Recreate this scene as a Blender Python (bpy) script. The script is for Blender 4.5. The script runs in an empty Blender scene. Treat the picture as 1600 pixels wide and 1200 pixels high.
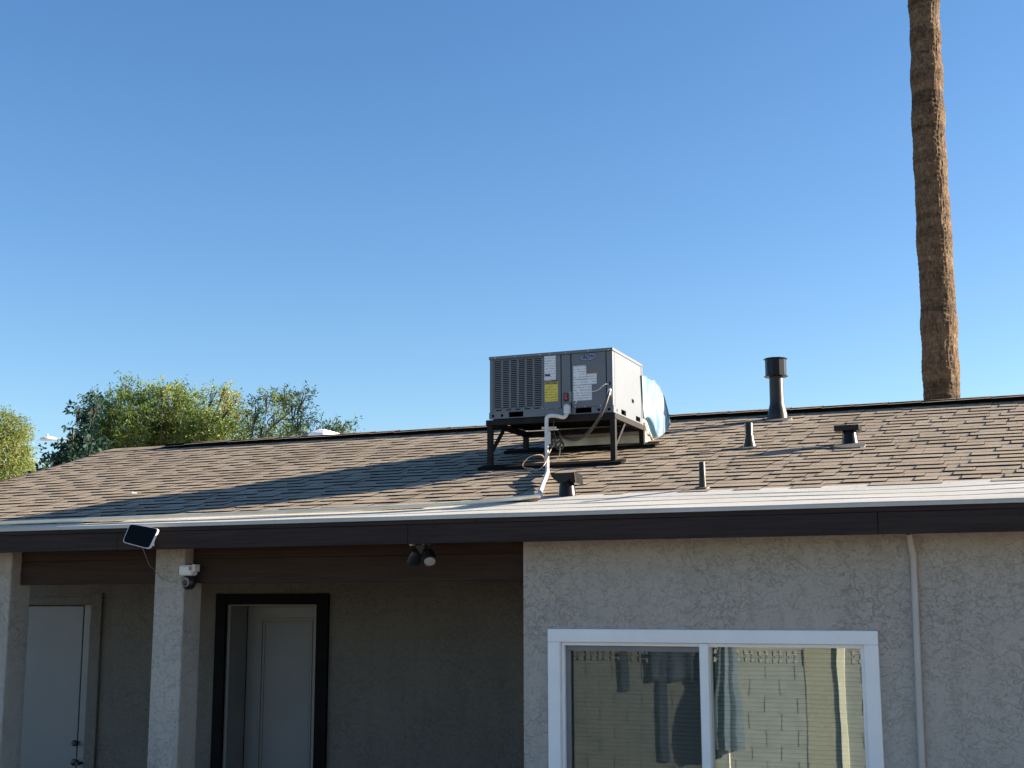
import bpy, math, random
import numpy as np
from mathutils import Vector, Matrix
S = bpy.context.scene
COL = S.collection
rnd = random.Random(7)
rad = math.radians

# ---------------------------------------------------------------- camera
CAM = Vector((0, 0, 2.2)); FOC = 2031.0; PITCH = rad(9.56); ROLL = rad(-0.118); YAW = rad(22.16)
fw = Vector((-math.sin(YAW) * math.cos(PITCH), math.cos(YAW) * math.cos(PITCH), math.sin(PITCH)))
rt0 = Vector((math.cos(YAW), math.sin(YAW), 0)); up0 = rt0.cross(fw)
rt = rt0 * math.cos(ROLL) + up0 * math.sin(ROLL); up = up0 * math.cos(ROLL) - rt0 * math.sin(ROLL)
cd = bpy.data.cameras.new('camera'); cam = bpy.data.objects.new('camera', cd); COL.objects.link(cam)
cd.sensor_width = 36; cd.lens = FOC / 1600 * 36; cd.clip_end = 6000; cd.clip_start = 0.05
cam.matrix_world = Matrix(((rt.x, up.x, -fw.x, CAM.x), (rt.y, up.y, -fw.y, CAM.y), (rt.z, up.z, -fw.z, CAM.z), (0, 0, 0, 1)))
S.camera = cam

# ---------------------------------------------------------------- sky, sun, exposure
SUN_AZ, SUN_EL = rad(29.0), rad(18.7)     # azimuth from +X towards +Y
w = bpy.data.worlds.new('World'); S.world = w; w.use_nodes = True
nt = w.node_tree; sky = nt.nodes.new('ShaderNodeTexSky'); sky.sky_type = 'NISHITA'; sky.sun_disc = False
sky.sun_elevation = SUN_EL; sky.sun_rotation = math.pi / 2 - SUN_AZ
sky.altitude = 300; sky.air_density = 1.0; sky.dust_density = 0.6; sky.ozone_density = 2.5
nt.nodes['Background'].inputs['Strength'].default_value = 0.050
hs = nt.nodes.new('ShaderNodeHueSaturation'); hs.inputs['Saturation'].default_value = 1.2; hs.inputs['Hue'].default_value = 0.5035; hs.inputs['Value'].default_value = 0.97
nt.links.new(sky.outputs[0], hs.inputs['Color']); nt.links.new(hs.outputs[0], nt.nodes['Background'].inputs[0])
sl = bpy.data.lights.new('sun', 'SUN'); sun = bpy.data.objects.new('sun', sl); COL.objects.link(sun)
sl.energy = 5.0; sl.angle = rad(0.53); sl.color = (1.0, 0.86, 0.68)
sdir = Vector((math.cos(SUN_AZ) * math.cos(SUN_EL), math.sin(SUN_AZ) * math.cos(SUN_EL), math.sin(SUN_EL)))
sun.rotation_euler = sdir.to_track_quat('Z', 'Y').to_euler(); sun.location = (30, 10, 20)
S.view_settings.view_transform = 'Standard'; S.view_settings.look = 'None'
S.view_settings.exposure = 2.15; S.view_settings.gamma = 1
S.cycles.max_bounces = 8

# ---------------------------------------------------------------- geometry of the place
YF, ZF, YR = 7.88, 2.775, 12.42         # eave line and ridge
def roofz(Y):
    u = Y - YF
    return ZF + .235 * u + .0074 * u * u
def slope(Y): return .235 + .0148 * (Y - YF)
def ray(x, y): return fw + rt * ((x - 800) / FOC) - up * ((y - 600) / FOC)
def atY(x, y, Y):
    d = ray(x, y); return CAM + d * (Y / d.y)
def atX(x, y, X):
    d = ray(x, y); return CAM + d * (X / d.x)
def onroof(x, y, off=0.0):
    d = ray(x, y); k = d.z / d.y; A = .0074; B = .235 - k; C = ZF + off - CAM.z - k * YF
    u = (-B + math.sqrt(max(0, B * B - 4 * A * C))) / (2 * A); Y = YF + u
    return CAM + d * (Y / d.y)
def rake(Y): return -9.94 - .15 * (Y - 10.4)

# ---------------------------------------------------------------- helpers
class MB:
    def __init__(s): s.v = []; s.f = []
    def quad(s, a, b, c, d):
        n = len(s.v); s.v += [tuple(a), tuple(b), tuple(c), tuple(d)]; s.f.append((n, n + 1, n + 2, n + 3)); return s
    def box(s, x0, x1, y0, y1, z0, z1):
        n = len(s.v)
        s.v += [(x0, y0, z0), (x1, y0, z0), (x1, y1, z0), (x0, y1, z0), (x0, y0, z1), (x1, y0, z1), (x1, y1, z1), (x0, y1, z1)]
        for f in ((0, 3, 2, 1), (4, 5, 6, 7), (0, 1, 5, 4), (1, 2, 6, 5), (2, 3, 7, 6), (3, 0, 4, 7)): s.f.append(tuple(n + i for i in f))
        return s
    def hexa(s, P):          # 8 points in box order
        n = len(s.v); s.v += [tuple(p) for p in P]
        for f in ((0, 3, 2, 1), (4, 5, 6, 7), (0, 1, 5, 4), (1, 2, 6, 5), (2, 3, 7, 6), (3, 0, 4, 7)): s.f.append(tuple(n + i for i in f))
        return s
    def bar(s, a, b, w, h=None, upv=(0, 0, 1)):
        h = h or w; a = Vector(a); b = Vector(b); d = (b - a).normalized(); u = Vector(upv)
        if abs(d.dot(u)) > .95: u = Vector((0, 1, 0))
        sx = d.cross(u).normalized() * w / 2; sz = sx.cross(d).normalized() * h / 2
        return s.hexa([a - sx - sz, a + sx - sz, b + sx - sz, b - sx - sz, a - sx + sz, a + sx + sz, b + sx + sz, b - sx + sz])
    def ring(s, rings, cap=True, n=None):      # rings: list of lists of points
        base = len(s.v); k = len(rings[0])
        for r in rings: s.v += [tuple(p) for p in r]
        for i in range(len(rings) - 1):
            for j in range(k):
                a = base + i * k + j; b = base + i * k + (j + 1) % k
                s.f.append((a, b, b + k, a + k))
        if cap:
            s.f.append(tuple(base + j for j in reversed(range(k))))
            s.f.append(tuple(base + (len(rings) - 1) * k + j for j in range(k)))
        return s
    def tube(s, pts, r, k=10, cap=True):
        pts = [Vector(p) for p in pts]; rs = r if isinstance(r, (list, tuple)) else [r] * len(pts); rings = []
        prev = None
        for i, p in enumerate(pts):
            d = (pts[min(i + 1, len(pts) - 1)] - pts[max(i - 1, 0)]).normalized()
            if prev is None:
                a = d.orthogonal().normalized()
            else:
                a = (prev - d * prev.dot(d)).normalized()
            prev = a; b = d.cross(a)
            rings.append([p + (a * math.cos(t) + b * math.sin(t)) * rs[i] for t in [2 * math.pi * j / k for j in range(k)]])
        return s.ring(rings, cap)
    def lathe(s, c, prof, k=24, axis=None, cap=True, phase=0):
        c = Vector(c); ax = Vector(axis or (0, 0, 1)).normalized(); a = ax.orthogonal().normalized() if axis else Vector((1, 0, 0)); b = ax.cross(a)
        rings = [[c + ax * h + (a * math.cos(t) + b * math.sin(t)) * r for t in [2 * math.pi * j / k + phase for j in range(k)]] for h, r in prof]
        return s.ring(rings, cap)
    def build(s, name, m, parent=None, smooth=False, bevel=0, origin=None):
        o3 = Vector(origin) if origin is not None else Vector((0, 0, 0))
        me = bpy.data.meshes.new(name)
        me.from_pydata([(x - o3.x, y - o3.y, z - o3.z) for x, y, z in s.v], [], s.f); me.update()
        if m: me.materials.append(m)
        if smooth:
            me.polygons.foreach_set('use_smooth', [True] * len(me.polygons))
            try: me.set_sharp_from_angle(angle=rad(38))
            except Exception: pass
        o = bpy.data.objects.new(name, me); COL.objects.link(o); o.location = o3
        if bevel:
            bm = o.modifiers.new('bevel', 'BEVEL'); bm.width = bevel; bm.segments = 2; bm.limit_method = 'ANGLE'
        if parent: attach(o, parent)
        return o
def attach(o, parent):
    o.parent = parent
    o.matrix_parent_inverse = Matrix.Identity(4)
    # parents are never rotated or scaled: subtract their world position
    p = parent; off = Vector((0, 0, 0))
    while p: off += p.location; p = p.parent
    o.location = o.location - off
def tag(o, label=None, cat=None, group=None, kind=None):
    if label: o['label'] = label
    if cat: o['category'] = cat
    if group: o['group'] = group
    if kind: o['kind'] = kind
    return o
def empty(name, loc, label=None, cat=None, group=None, parent=None):
    o = bpy.data.objects.new(name, None); COL.objects.link(o); o.location = loc; o.empty_display_size = .2
    if parent: attach(o, parent)
    return tag(o, label, cat, group)
def smoothpath(P, n=8):
    P = [Vector(p) for p in P]; out = []
    for i in range(len(P) - 1):
        p0 = P[max(i - 1, 0)]; p1 = P[i]; p2 = P[i + 1]; p3 = P[min(i + 2, len(P) - 1)]
        for j in range(n):
            t = j / n
            out.append(.5 * ((2 * p1) + (p2 - p0) * t + (2 * p0 - 5 * p1 + 4 * p2 - p3) * t * t + (3 * p1 - p0 - 3 * p2 + p3) * t ** 3))
    out.append(P[-1]); return out

# ---------------------------------------------------------------- materials
class MT:
    """small node-graph helper"""
    def __init__(s, name, color=(.5, .5, .5), rough=.6, metal=0, spec=.5):
        s.m = bpy.data.materials.new(name); s.m.use_nodes = True; s.t = s.m.node_tree
        s.b = s.t.nodes['Principled BSDF']; s.b.inputs['Base Color'].default_value = (*color, 1)
        s.b.inputs['Roughness'].default_value = rough; s.b.inputs['Metallic'].default_value = metal
        s.b.inputs['Specular IOR Level'].default_value = spec; s.co = None
    def n(s, t, **kw):
        nd = s.t.nodes.new(t)
        for k, v in kw.items():
            if k in nd.inputs.keys(): nd.inputs[k].default_value = v
            else: setattr(nd, k, v)
        return nd
    def l(s, a, b): s.t.links.new(a, b)
    def coords(s, scale=(1, 1, 1)):
        if not s.co: s.co = s.n('ShaderNodeNewGeometry').outputs['Position']
        mp = s.n('ShaderNodeMapping'); mp.inputs['Scale'].default_value = scale; s.l(s.co, mp.inputs[0]); return mp.outputs[0]
    def noise(s, scale, detail=4, rough=.55, sc=(1, 1, 1), dist=0):
        nd = s.n('ShaderNodeTexNoise', Scale=scale, Detail=detail, Roughness=rough, Distortion=dist); s.l(s.coords(sc), nd.inputs['Vector']); return nd.outputs['Fac']
    def ramp(s, fac, stops, interp='LINEAR'):
        r = s.n('ShaderNodeValToRGB'); r.color_ramp.interpolation = interp; e = r.color_ramp.elements
        while len(e) < len(stops): e.new(.5)
        for i, (p, c) in enumerate(stops):
            e[i].position = p; e[i].color = (*c, 1) if len(c) == 3 else c
        s.l(fac, r.inputs[0]); return r.outputs[0]
    def mix(s, fac, a, b, mode='MIX'):
        nd = s.n('ShaderNodeMix', data_type='RGBA', blend_type=mode)
        for i, v in ((0, fac), (6, a), (7, b)):
            if hasattr(v, 'is_output'): s.l(v, nd.inputs[i])
            elif i == 0: nd.inputs[0].default_value = v
            else: nd.inputs[i].default_value = (*v, 1)
        return nd.outputs[2]
    def math(s, op, a, b=0):
        nd = s.n('ShaderNodeMath', operation=op)
        for i, v in ((0, a), (1, b)):
            if hasattr(v, 'is_output'): s.l(v, nd.inputs[i])
            else: nd.inputs[i].default_value = v
        return nd.outputs[0]
    def col(s, c): s.l(c, s.b.inputs['Base Color']); return s
    def bump(s, h, strength=.5, dist=.01):
        nd = s.n('ShaderNodeBump', Strength=strength, Distance=dist); s.l(h, nd.inputs['Height'])
        if s.b.inputs['Normal'].links: s.l(s.b.inputs['Normal'].links[0].from_socket, nd.inputs['Normal'])
        s.l(nd.outputs[0], s.b.inputs['Normal']); return s

def g3(v): return (v, v, v)
def mottled(name, c1, c2, scale=4, rough=.7, metal=0, bump=0, bd=.003, detail=5, sc=(1, 1, 1), spec=.5):
    m = MT(name, c1, rough, metal, spec); f = m.noise(scale, detail, .6, sc)
    m.col(m.ramp(f, [(.35, c1), (.65, c2)]))
    if bump: m.bump(m.noise(scale * 8, 4, .6, sc), bump, bd)
    return m.m

def stucco(name, c, st=.75):
    m = MT(name, c, .92, 0, .2)
    a = m.noise(12.5, 8, .64, (1, 1, 1.2), .35)
    plate = m.ramp(a, [(.485, g3(0)), (.515, g3(1))])
    zone = m.ramp(m.noise(2.1, 3, .5), [(.38, g3(.4)), (.62, g3(1))])
    b2 = m.ramp(m.noise(27, 5, .65, (1, 1, 1.3), .4), [(.47, g3(0)), (.52, g3(1))])
    fine = m.noise(160, 3, .6)
    h = m.math('ADD', m.math('MULTIPLY', plate, zone), m.math('MULTIPLY', m.math('MULTIPLY', b2, zone), .38))
    tone = m.ramp(m.noise(.8, 4, .6), [(.3, tuple(x * .93 for x in c)), (.7, tuple(min(1, x * 1.05) for x in c))])
    sp = m.ramp(m.noise(60, 3, .6), [(.3, g3(.92)), (.7, g3(1.05))])
    st_ = m.ramp(m.noise(3.0, 6, .65, (2.2, 2.2, .22), .2), [(.30, (.92, .905, .885)), (.52, (1, 1, 1))])
    m.col(m.mix(1.0, m.mix(1.0, tone, sp, 'MULTIPLY'), st_, 'MULTIPLY'))
    m.bump(h, st, .0075); m.bump(fine, .4 * st, .003)
    return m.m

def shingle_mat(name, per_object):
    m = MT(name, (.2, .16, .13), .95, 0, .15)
    if per_object: r = m.n('ShaderNodeObjectInfo').outputs['Random']
    else: r = m.n('ShaderNodeAttribute', attribute_name='tint').outputs['Fac']
    base = m.ramp(r, [(0, (.283, .228, .170)), (.3, (.305, .252, .190)), (.55, (.290, .233, .172)), (.8, (.318, .264, .203)), (1, (.298, .242, .183))])
    gr = m.ramp(m.noise(260, 3, .7), [(.3, g3(.5)), (.5, g3(1)), (.72, g3(1.5))])
    c = m.mix(1.0, base, gr, 'MULTIPLY')
    wear = m.ramp(m.noise(1.1, 5, .6), [(.3, g3(.88)), (.7, g3(1.1))])
    stk = m.ramp(m.noise(1.6, 5, .65, (2.2, .35, 1), .4), [(.30, (.80, .79, .78)), (.50, (1, 1, 1)), (.75, (1.06, 1.05, 1.04))])
    m.col(m.mix(1.0, m.mix(1.0, c, wear, 'MULTIPLY'), stk, 'MULTIPLY'))
    m.bump(m.noise(150, 3, .7), .6, .004)
    return m.m

M = {}
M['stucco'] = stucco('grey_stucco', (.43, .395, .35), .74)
M['stucco_patio_shade'] = stucco('patio_shade_stucco', (.168, .150, .127), .7)  # darker copy of the house stucco; the porch's dim light is in the colour
M['cut_edge'] = mottled('asphalt_cut_edge', (.010, .009, .008), (.018, .015, .013), 30, .95, spec=.02)
M['stucco_dim'] = stucco('weathered_pilaster_stucco', (.15, .145, .12)); M['post'] = mottled('cream_post_paint', (.34, .33, .27), (.40, .38, .32), 5, .6)
M['shingle'] = shingle_mat('shingle_piece', True); M['shingle_far'] = shingle_mat('shingle_mass', False)
mm = MT('white_roof_strip', (.8, .78, .74), .85, 0, .2)
mm.col(mm.mix(1.0, mm.ramp(mm.noise(2.2, 5, .6, (.5, 2, 1)), [(.3, (.47, .455, .41)), (.6, (.56, .545, .495)), (.8, (.62, .605, .55))]),
              mm.ramp(mm.noise(150, 3, .7), [(.3, g3(.85)), (.7, g3(1.05))]), 'MULTIPLY'))
mm.bump(mm.noise(150, 3, .7), .5, .003); M['white_strip'] = mm.m
mm = MT('brown_board', (.035, .026, .024), .75, 0, .15)
mm.col(mm.ramp(mm.noise(6, 6, .65, (.35, 1, 9)), [(.3, (.024, .017, .016)), (.62, (.040, .030, .028)), (.8, (.062, .050, .046))]))
mm.bump(mm.noise(30, 5, .7, (.12, 1, 3)), .5, .004); M['fascia'] = mm.m
mm = MT('brown_beam', (.045, .032, .026), .8, 0, .12)
mm.col(mm.ramp(mm.noise(5, 6, .7, (.3, 1, 8)), [(.3, (.036, .022, .017)), (.7, (.062, .042, .033))]))
mm.bump(mm.noise(26, 5, .7, (.12, 1, 3)), .6, .005); M['beam'] = mm.m
M['casing_black'] = mottled('black_door_casing', (.006, .005, .005), (.009, .008, .008), 6, .8, spec=.1)
M['door_grey'] = mottled('pale_door_paint', (.172, .170, .168), (.19, .188, .185), 2, .5)
M['door_white'] = mottled('door_cream_paint', (.19, .185, .174), (.21, .205, .195), 2, .5)
M['vinyl'] = mottled('white_vinyl', (.80, .80, .80), (.86, .86, .86), 3, .35)
M['screen_grey'] = mottled('grey_screen_frame', (.16, .16, .165), (.2, .2, .2), 6, .5)
M['black'] = mottled('black_plastic', (.010, .010, .011), (.016, .016, .017), 8, .4)
M['white_plastic'] = mottled('white_plastic', (.72, .72, .72), (.78, .78, .78), 8, .35)
M['pvc'] = mottled('white_pvc', (.50, .51, .52), (.60, .60, .60), 8, .35)
M['cream_pipe'] = mottled('aged_cream_pipe', (.84, .70, .50), (.90, .80, .62), 5, .45, bump=.1)
M['steel'] = mottled('dark_painted_steel', (.013, .012, .013), (.022, .020, .021), 14, .6, 0, .1, spec=.12)
M['steel_pale'] = M['steel']
M['ac_grey'] = mottled('grey_unit_paint', (.108, .120, .138), (.118, .131, .150), 3, .42, .1, .04, .001)
M['ac_side'] = M['ac_grey']
M['galv'] = mottled('galvanised_sheet', (.50, .48, .45), (.66, .64, .60), 9, .32, .85, .15, .002)
M['vent_black'] = mottled('black_vent_metal', (.005, .0047, .0047), (.009, .008, .008), 9, .30, 0, .12, .002, spec=.22)
M['pipe_dark'] = mottled('dark_pipe', (.014, .013, .012), (.032, .028, .025), 12, .36, 0, .2, .002, spec=.3)
M['dark_hole'] = mottled('dark_cavity', (.006, .006, .007), (.01, .01, .01), 9, .9, spec=.02)
M['hose'] = mottled('black_flex_conduit', (.05, .045, .04), (.075, .07, .06), 20, .4)
M['conduit'] = mottled('wall_painted_conduit', (.44, .41, .37), (.48, .45, .41), 5, .55)
M['wire_tan'] = mottled('tan_wire', (.45, .33, .24), (.55, .42, .32), 9, .5)
M['wire_white'] = mottled('pale_wire', (.6, .58, .55), (.7, .68, .65), 9, .5)
M['wire_dark'] = mottled('dark_wire', (.09, .085, .08), (.14, .13, .12), 9, .5)
M['wire_grey'] = mottled('grey_wire', (.26, .25, .23), (.32, .31, .29), 9, .5)
M['lens'] = mottled('frosted_lens', (.38, .38, .37), (.45, .45, .44), 9, .4)
M['badge'] = mottled('pale_badge', (.16, .19, .24), (.18, .21, .26), 9, .4)
M['red'] = mottled('red_plastic', (.35, .02, .025), (.45, .03, .03), 12, .4)
M['ink_navy'] = mottled('navy_print', (.004, .012, .085), (.005, .016, .10), 8, .4)
M['ink_black'] = mottled('black_print', (.02, .02, .02), (.03, .03, .03), 8, .5)
M['ink_orange'] = mottled('orange_print', (.55, .16, .05), (.6, .2, .07), 8, .5)
M['concrete'] = mottled('concrete_slab', (.20, .19, .17), (.26, .25, .22), 3, .9, bump=.3)
M['rubber'] = mottled('dark_foot_rail', (.008, .0075, .008), (.014, .013, .013), 10, .9, spec=.03)
M['seal'] = mottled('grey_sealant', (.05, .047, .045), (.12, .11, .10), 14, .8, bump=.5, bd=.006)
M['solar'] = None
mm = MT('solar_glass', (.004, .0045, .006), .5, 0, .03)
ln = mm.n('ShaderNodeTexWave', wave_type='BANDS', bands_direction='X', Scale=9.0); mm.l(mm.coords(), ln.inputs['Vector'])
mm.col(mm.ramp(ln.outputs['Fac'], [(.93, (.004, .0045, .006)), (.99, (.010, .011, .013))])); M['solar'] = mm.m

def paper(name, base, ink, period=.022, fill=.45, hi=.62):
    m = MT(name, base, .55)
    geo = m.coords()
    sep = m.n('ShaderNodeSeparateXYZ'); m.l(geo, sep.inputs[0])
    rows = m.math('FRACT', m.math('DIVIDE', sep.outputs[2], period))
    rowmask = m.math('LESS_THAN', rows, fill)
    n1 = m.noise(70, 3, .7, (1, 1, 2.2)); words = m.math('GREATER_THAN', n1, .47)
    blk = m.math('GREATER_THAN', m.noise(16, 2, .5), 1 - hi)
    f = m.math('MULTIPLY', m.math('MULTIPLY', rowmask, words), blk)
    m.col(m.mix(m.math('MULTIPLY', f, .6), base, ink)); return m.m
M['paper_white'] = paper('printed_white_label', (.62, .66, .70), (.15, .17, .2))
M['paper_yellow'] = paper('printed_yellow_label', (.62, .52, .07), (.1, .08, .03))
M['paper_faint'] = paper('faded_label', (.72, .62, .52), (.5, .38, .3), .015)

mm = MT('plastic_film', (.3, .46, .55), .22, 0, .5)
mm.col(mm.ramp(mm.noise(5.5, 3, .5, (1, 1, .45), .9), [(.36, (.20, .31, .43)), (.48, (.33, .46, .55)), (.62, (.46, .57, .62))]))
tr = mm.n('ShaderNodeBsdfTranslucent'); tr.inputs[0].default_value = (.30, .50, .64, 1)
mx = mm.n('ShaderNodeMixShader'); mx.inputs[0].default_value = .45
out = mm.t.nodes['Material Output']; mm.l(mm.b.outputs[0], mx.inputs[1]); mm.l(tr.outputs[0], mx.inputs[2]); mm.l(mx.outputs[0], out.inputs[0])
mm.bump(mm.noise(9, 5, .6, (1, 1, .5), .8), .4, .015); M['film'] = mm.m
mm = MT('white_tape', (.55, .58, .60), .4); mm.bump(mm.noise(20, 4, .6), .4, .01); M['tape'] = mm.m
mm = MT('blue_tape', (.17, .28, .44), .4); mm.bump(mm.noise(20, 4, .6), .4, .01); M['bluefilm'] = mm.m

gm = bpy.data.materials.new('window_glass'); gm.use_nodes = True; t = gm.node_tree; t.nodes.remove(t.nodes['Principled BSDF'])
gl = t.nodes.new('ShaderNodeBsdfGlossy'); gl.inputs['Roughness'].default_value = 0.0; gl.inputs['Color'].default_value = (.86, .93, .90, 1)
tp = t.nodes.new('ShaderNodeBsdfTransparent'); tp.inputs[0].default_value = (.84, .88, .85, 1)
mx = t.nodes.new('ShaderNodeMixShader'); mx.inputs[0].default_value = .29
tx = t.nodes.new('ShaderNodeTexNoise'); tx.inputs['Scale'].default_value = 1.3; tx.inputs['Detail'].default_value = 2
bp = t.nodes.new('ShaderNodeBump'); bp.inputs['Strength'].default_value = .35; bp.inputs['Distance'].default_value = .0035
ge = t.nodes.new('ShaderNodeNewGeometry'); t.links.new(ge.outputs['Position'], tx.inputs['Vector'])
t.links.new(tx.outputs['Fac'], bp.inputs['Height']); t.links.new(bp.outputs[0], gl.inputs['Normal'])
t.links.new(tp.outputs[0], mx.inputs[1]); t.links.new(gl.outputs[0], mx.inputs[2]); t.links.new(mx.outputs[0], t.nodes['Material Output'].inputs[0]); M['glass'] = gm
mm = MT('insect_screen', (.03, .03, .03), .8); tp = mm.n('ShaderNodeBsdfTransparent'); mx = mm.n('ShaderNodeMixShader'); mx.inputs[0].default_value = .45
mm.l(tp.outputs[0], mx.inputs[1]); mm.l(mm.b.outputs[0], mx.inputs[2]); mm.l(mx.outputs[0], mm.t.nodes['Material Output'].inputs[0]); M['mesh_screen'] = mm.m
M['blind'] = mottled('ivory_blind', (.70, .70, .66), (.78, .78, .73), 3, .5)
M['dark_room'] = mottled('dim_room_wall', (.25, .24, .22), (.3, .29, .27), 2, .9)
M['block'] = mottled('grey_block', (.098, .105, .106), (.128, .134, .132), 6, .92, bump=.5, bd=.006)
M['joint'] = mottled('mortar', (.06, .058, .05), (.08, .075, .07), 12, .95)
M['ground'] = mottled('gravel_ground', (.20, .165, .13), (.27, .225, .18), 5, .95, bump=.6, bd=.02)

def leaf_mat(name, stops, trans=.4):
    m = MT(name, (.1, .14, .03), .65, 0, .2)
    r = m.n('ShaderNodeAttribute', attribute_name='tint').outputs['Fac']
    c = m.ramp(r, stops); m.col(c)
    tr = m.n('ShaderNodeBsdfTranslucent'); m.l(c, tr.inputs[0]); mx = m.n('ShaderNodeMixShader'); mx.inputs[0].default_value = trans
    m.l(m.b.outputs[0], mx.inputs[1]); m.l(tr.outputs[0], mx.inputs[2]); m.l(mx.outputs[0], m.t.nodes['Material Output'].inputs[0]); return m.m
M['leaf_main'] = leaf_mat('olive_leaf', [(0, (.045, .088, .030)), (.45, (.105, .165, .042)), (.8, (.19, .235, .055)), (1, (.31, .30, .08))])
M['leaf_dark'] = leaf_mat('dark_leaf', [(0, (.012, .035, .028)), (.5, (.025, .062, .038)), (1, (.07, .11, .05))], .25)
M['leaf_yellow'] = leaf_mat('yellow_green_leaf', [(0, (.085, .12, .04)), (.5, (.17, .215, .055)), (1, (.31, .30, .09))])
M['bark'] = mottled('grey_bark', (.05, .042, .035), (.09, .075, .06), 8, .9, bump=.6, bd=.02)
mm = MT('palm_bark', (.2, .14, .09), .95, 0, .15)
f = mm.math('ADD', mm.math('MULTIPLY', mm.noise(9, 9, .78, (1.3, 1.3, .7), 1.2), .7), mm.math('MULTIPLY', mm.noise(26, 4, .7, (2.2, 2.2, .35), .3), .3))
c = mm.ramp(f, [(.33, (.022, .013, .008)), (.43, (.090, .058, .036)), (.54, (.185, .128, .082)), (.72, (.36, .27, .19))])
rg = mm.ramp(mm.noise(3.2, 5, .7, (.12, .12, 1.7), .15), [(.36, g3(.5)), (.5, g3(1.0)), (.66, g3(1.3))])
mm.col(mm.mix(1.0, c, rg, 'MULTIPLY')); mm.bump(mm.noise(12, 9, .8, (1.3, 1.3, .6), 1.2), 1.0, .08); M['palm'] = mm.m
M['frond'] = leaf_mat('palm_frond', [(0, (.05, .08, .03)), (1, (.12, .15, .04))])

# ================================================================= SETTING
g = MB(); g.quad((-600, -600, 0), (600, -600, 0), (600, 900, 0), (-600, 900, 0)); tag(g.build('ground', M['ground']), kind='structure')
g = MB(); g.box(-9.6, 4.9, 6.9, 10.0, .004, .09); tag(g.build('patio_slab', M['concrete'], bevel=.01), kind='structure')

# ================================================================= HOUSE
house = empty('house', (-3, 8.2, 0), 'low grey stucco house with shingle roof, brown fascia and covered patio', 'house')
XL, XR = -9.45, 5.0
# front wall of the right wing, with window opening
WX0, WX1, WZ0, WZ1 = -3.082, -.966, .72, 2.031
YW = 8.2; XW = -3.26
wf = MB(); T = .16
wf.box(XW, WX0, YW, YW + T, 0, 2.72); wf.box(WX1, XR, YW, YW + T, 0, 2.72)
wf.box(WX0, WX1, YW, YW + T, WZ1, 2.72); wf.box(WX0, WX1, YW, YW + T, 0, WZ0)
wf.build('front_wall', M['stucco'], house)
ws = MB(); ws.box(XW, XW + .16, YW + T, 10.0, 0, 2.72); ws.build('patio_end_wall', M['stucco'], house)
# patio back wall with two door openings
YB = 10.0
D1 = (-9.25, -8.335, 2.19); D2 = (-6.83, -5.90, 2.19)
wb = MB()
wb.box(XL, D1[0], YB, YB + .3, 0, 2.9); wb.box(D1[0], D1[1], YB, YB + .3, D1[2], 2.9); wb.box(D1[1], D2[0], YB, YB + .3, 0, 2.9)
wb.box(D2[0], D2[1], YB, YB + .3, D2[2], 2.9); wb.box(D2[1], XW, YB, YB + .3, 0, 2.9)
wb.build('patio_back_wall', M['stucco_patio_shade'], house)
g = MB(); g.box(XL, XL + .16, YB + .3, 14.5, 0, 2.75); g.box(XR - .16, XR, YW + T, 16.9, 0, 2.7); g.box(XL, XR, 16.9, 17.1, 0, 2.7)
g.build('side_wall', M['stucco'], house)
# right patio pilaster posts
for x0, x1 in ((-7.94, -7.662), (-6.268, -5.999)):
    MB().box(x0, x1, YW, YW + .23, .09, 2.70).build('patio_column', M['stucco'], house, bevel=.012)
# beams, each of two boards
for x0, x1 in ((-9.4, -7.945), (-7.655, -6.272), (-5.995, XW - .004)):
    MB().box(x0, x1, 8.30, 8.42, 2.352, 2.535).build('beam', M['beam'], house, bevel=.004)
    MB().box(x0, x1, 8.3005, 8.42, 2.536, 2.72).build('beam', M['beam'], house, bevel=.004)
# fascia boards with joints
def boards(xs, y0, y1, z0, z1):
    for a, b in zip(xs[:-1], xs[1:]):
        MB().box(a + .0015, b - .0015, y0 + rnd.uniform(-.001, .001), y1, z0, z1).build('fascia_board', M['fascia'], house, bevel=.003)
boards([-9.75, -6.9, -3.47, .6, 4.9], 7.872, 7.91, 2.722, 2.768)
boards([-9.75, -6.37, -3.97, -.9, 2.7, 4.9], 7.880, 7.918, 2.592, 2.7205)
MB().box(-9.6, 4.9, 7.92, 10.1, 2.725, 2.745).build('soffit', M['beam'], house)
# roof deck: curved front slope, straight back slope, gable wall
roof = MB(); N = 24; ys = [YF + .045 + (YR - YF - .045) * i / N for i in range(N + 1)]
for i in range(N):
    a, b = ys[i], ys[i + 1]
    roof.hexa([(rake(a) - .02, a, roofz(a) - .09), (XR + .1, a, roofz(a) - .09), (XR + .1, b, roofz(b) - .09), (rake(b) - .02, b, roofz(b) - .09),
               (rake(a) - .02, a, roofz(a) - .006), (XR + .1, a, roofz(a) - .006), (XR + .1, b, roofz(b) - .006), (rake(b) - .02, b, roofz(b) - .006)])
zr = roofz(YR) - .006; xr = rake(YR) - .02
roof.hexa([(xr, YR, zr - .084), (XR + .1, YR, zr - .084), (XR + .1, 17.4, 2.70), (xr + .7, 17.4, 2.70), (xr, YR, zr), (XR + .1, YR, zr), (XR + .1, 17.4, 2.78), (xr + .7, 17.4, 2.78)])
roof_o = roof.build('roof', M['shingle_far'], house)
gw = MB(); gw.f.append((0, 1, 2)); gw.v += [(XL + .05, 8.3, 2.72), (XL + .05, 16.9, 2.72), (XL + .05, YR, zr - .1)]; gw.build('gable_wall', M['stucco'], house)
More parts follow.
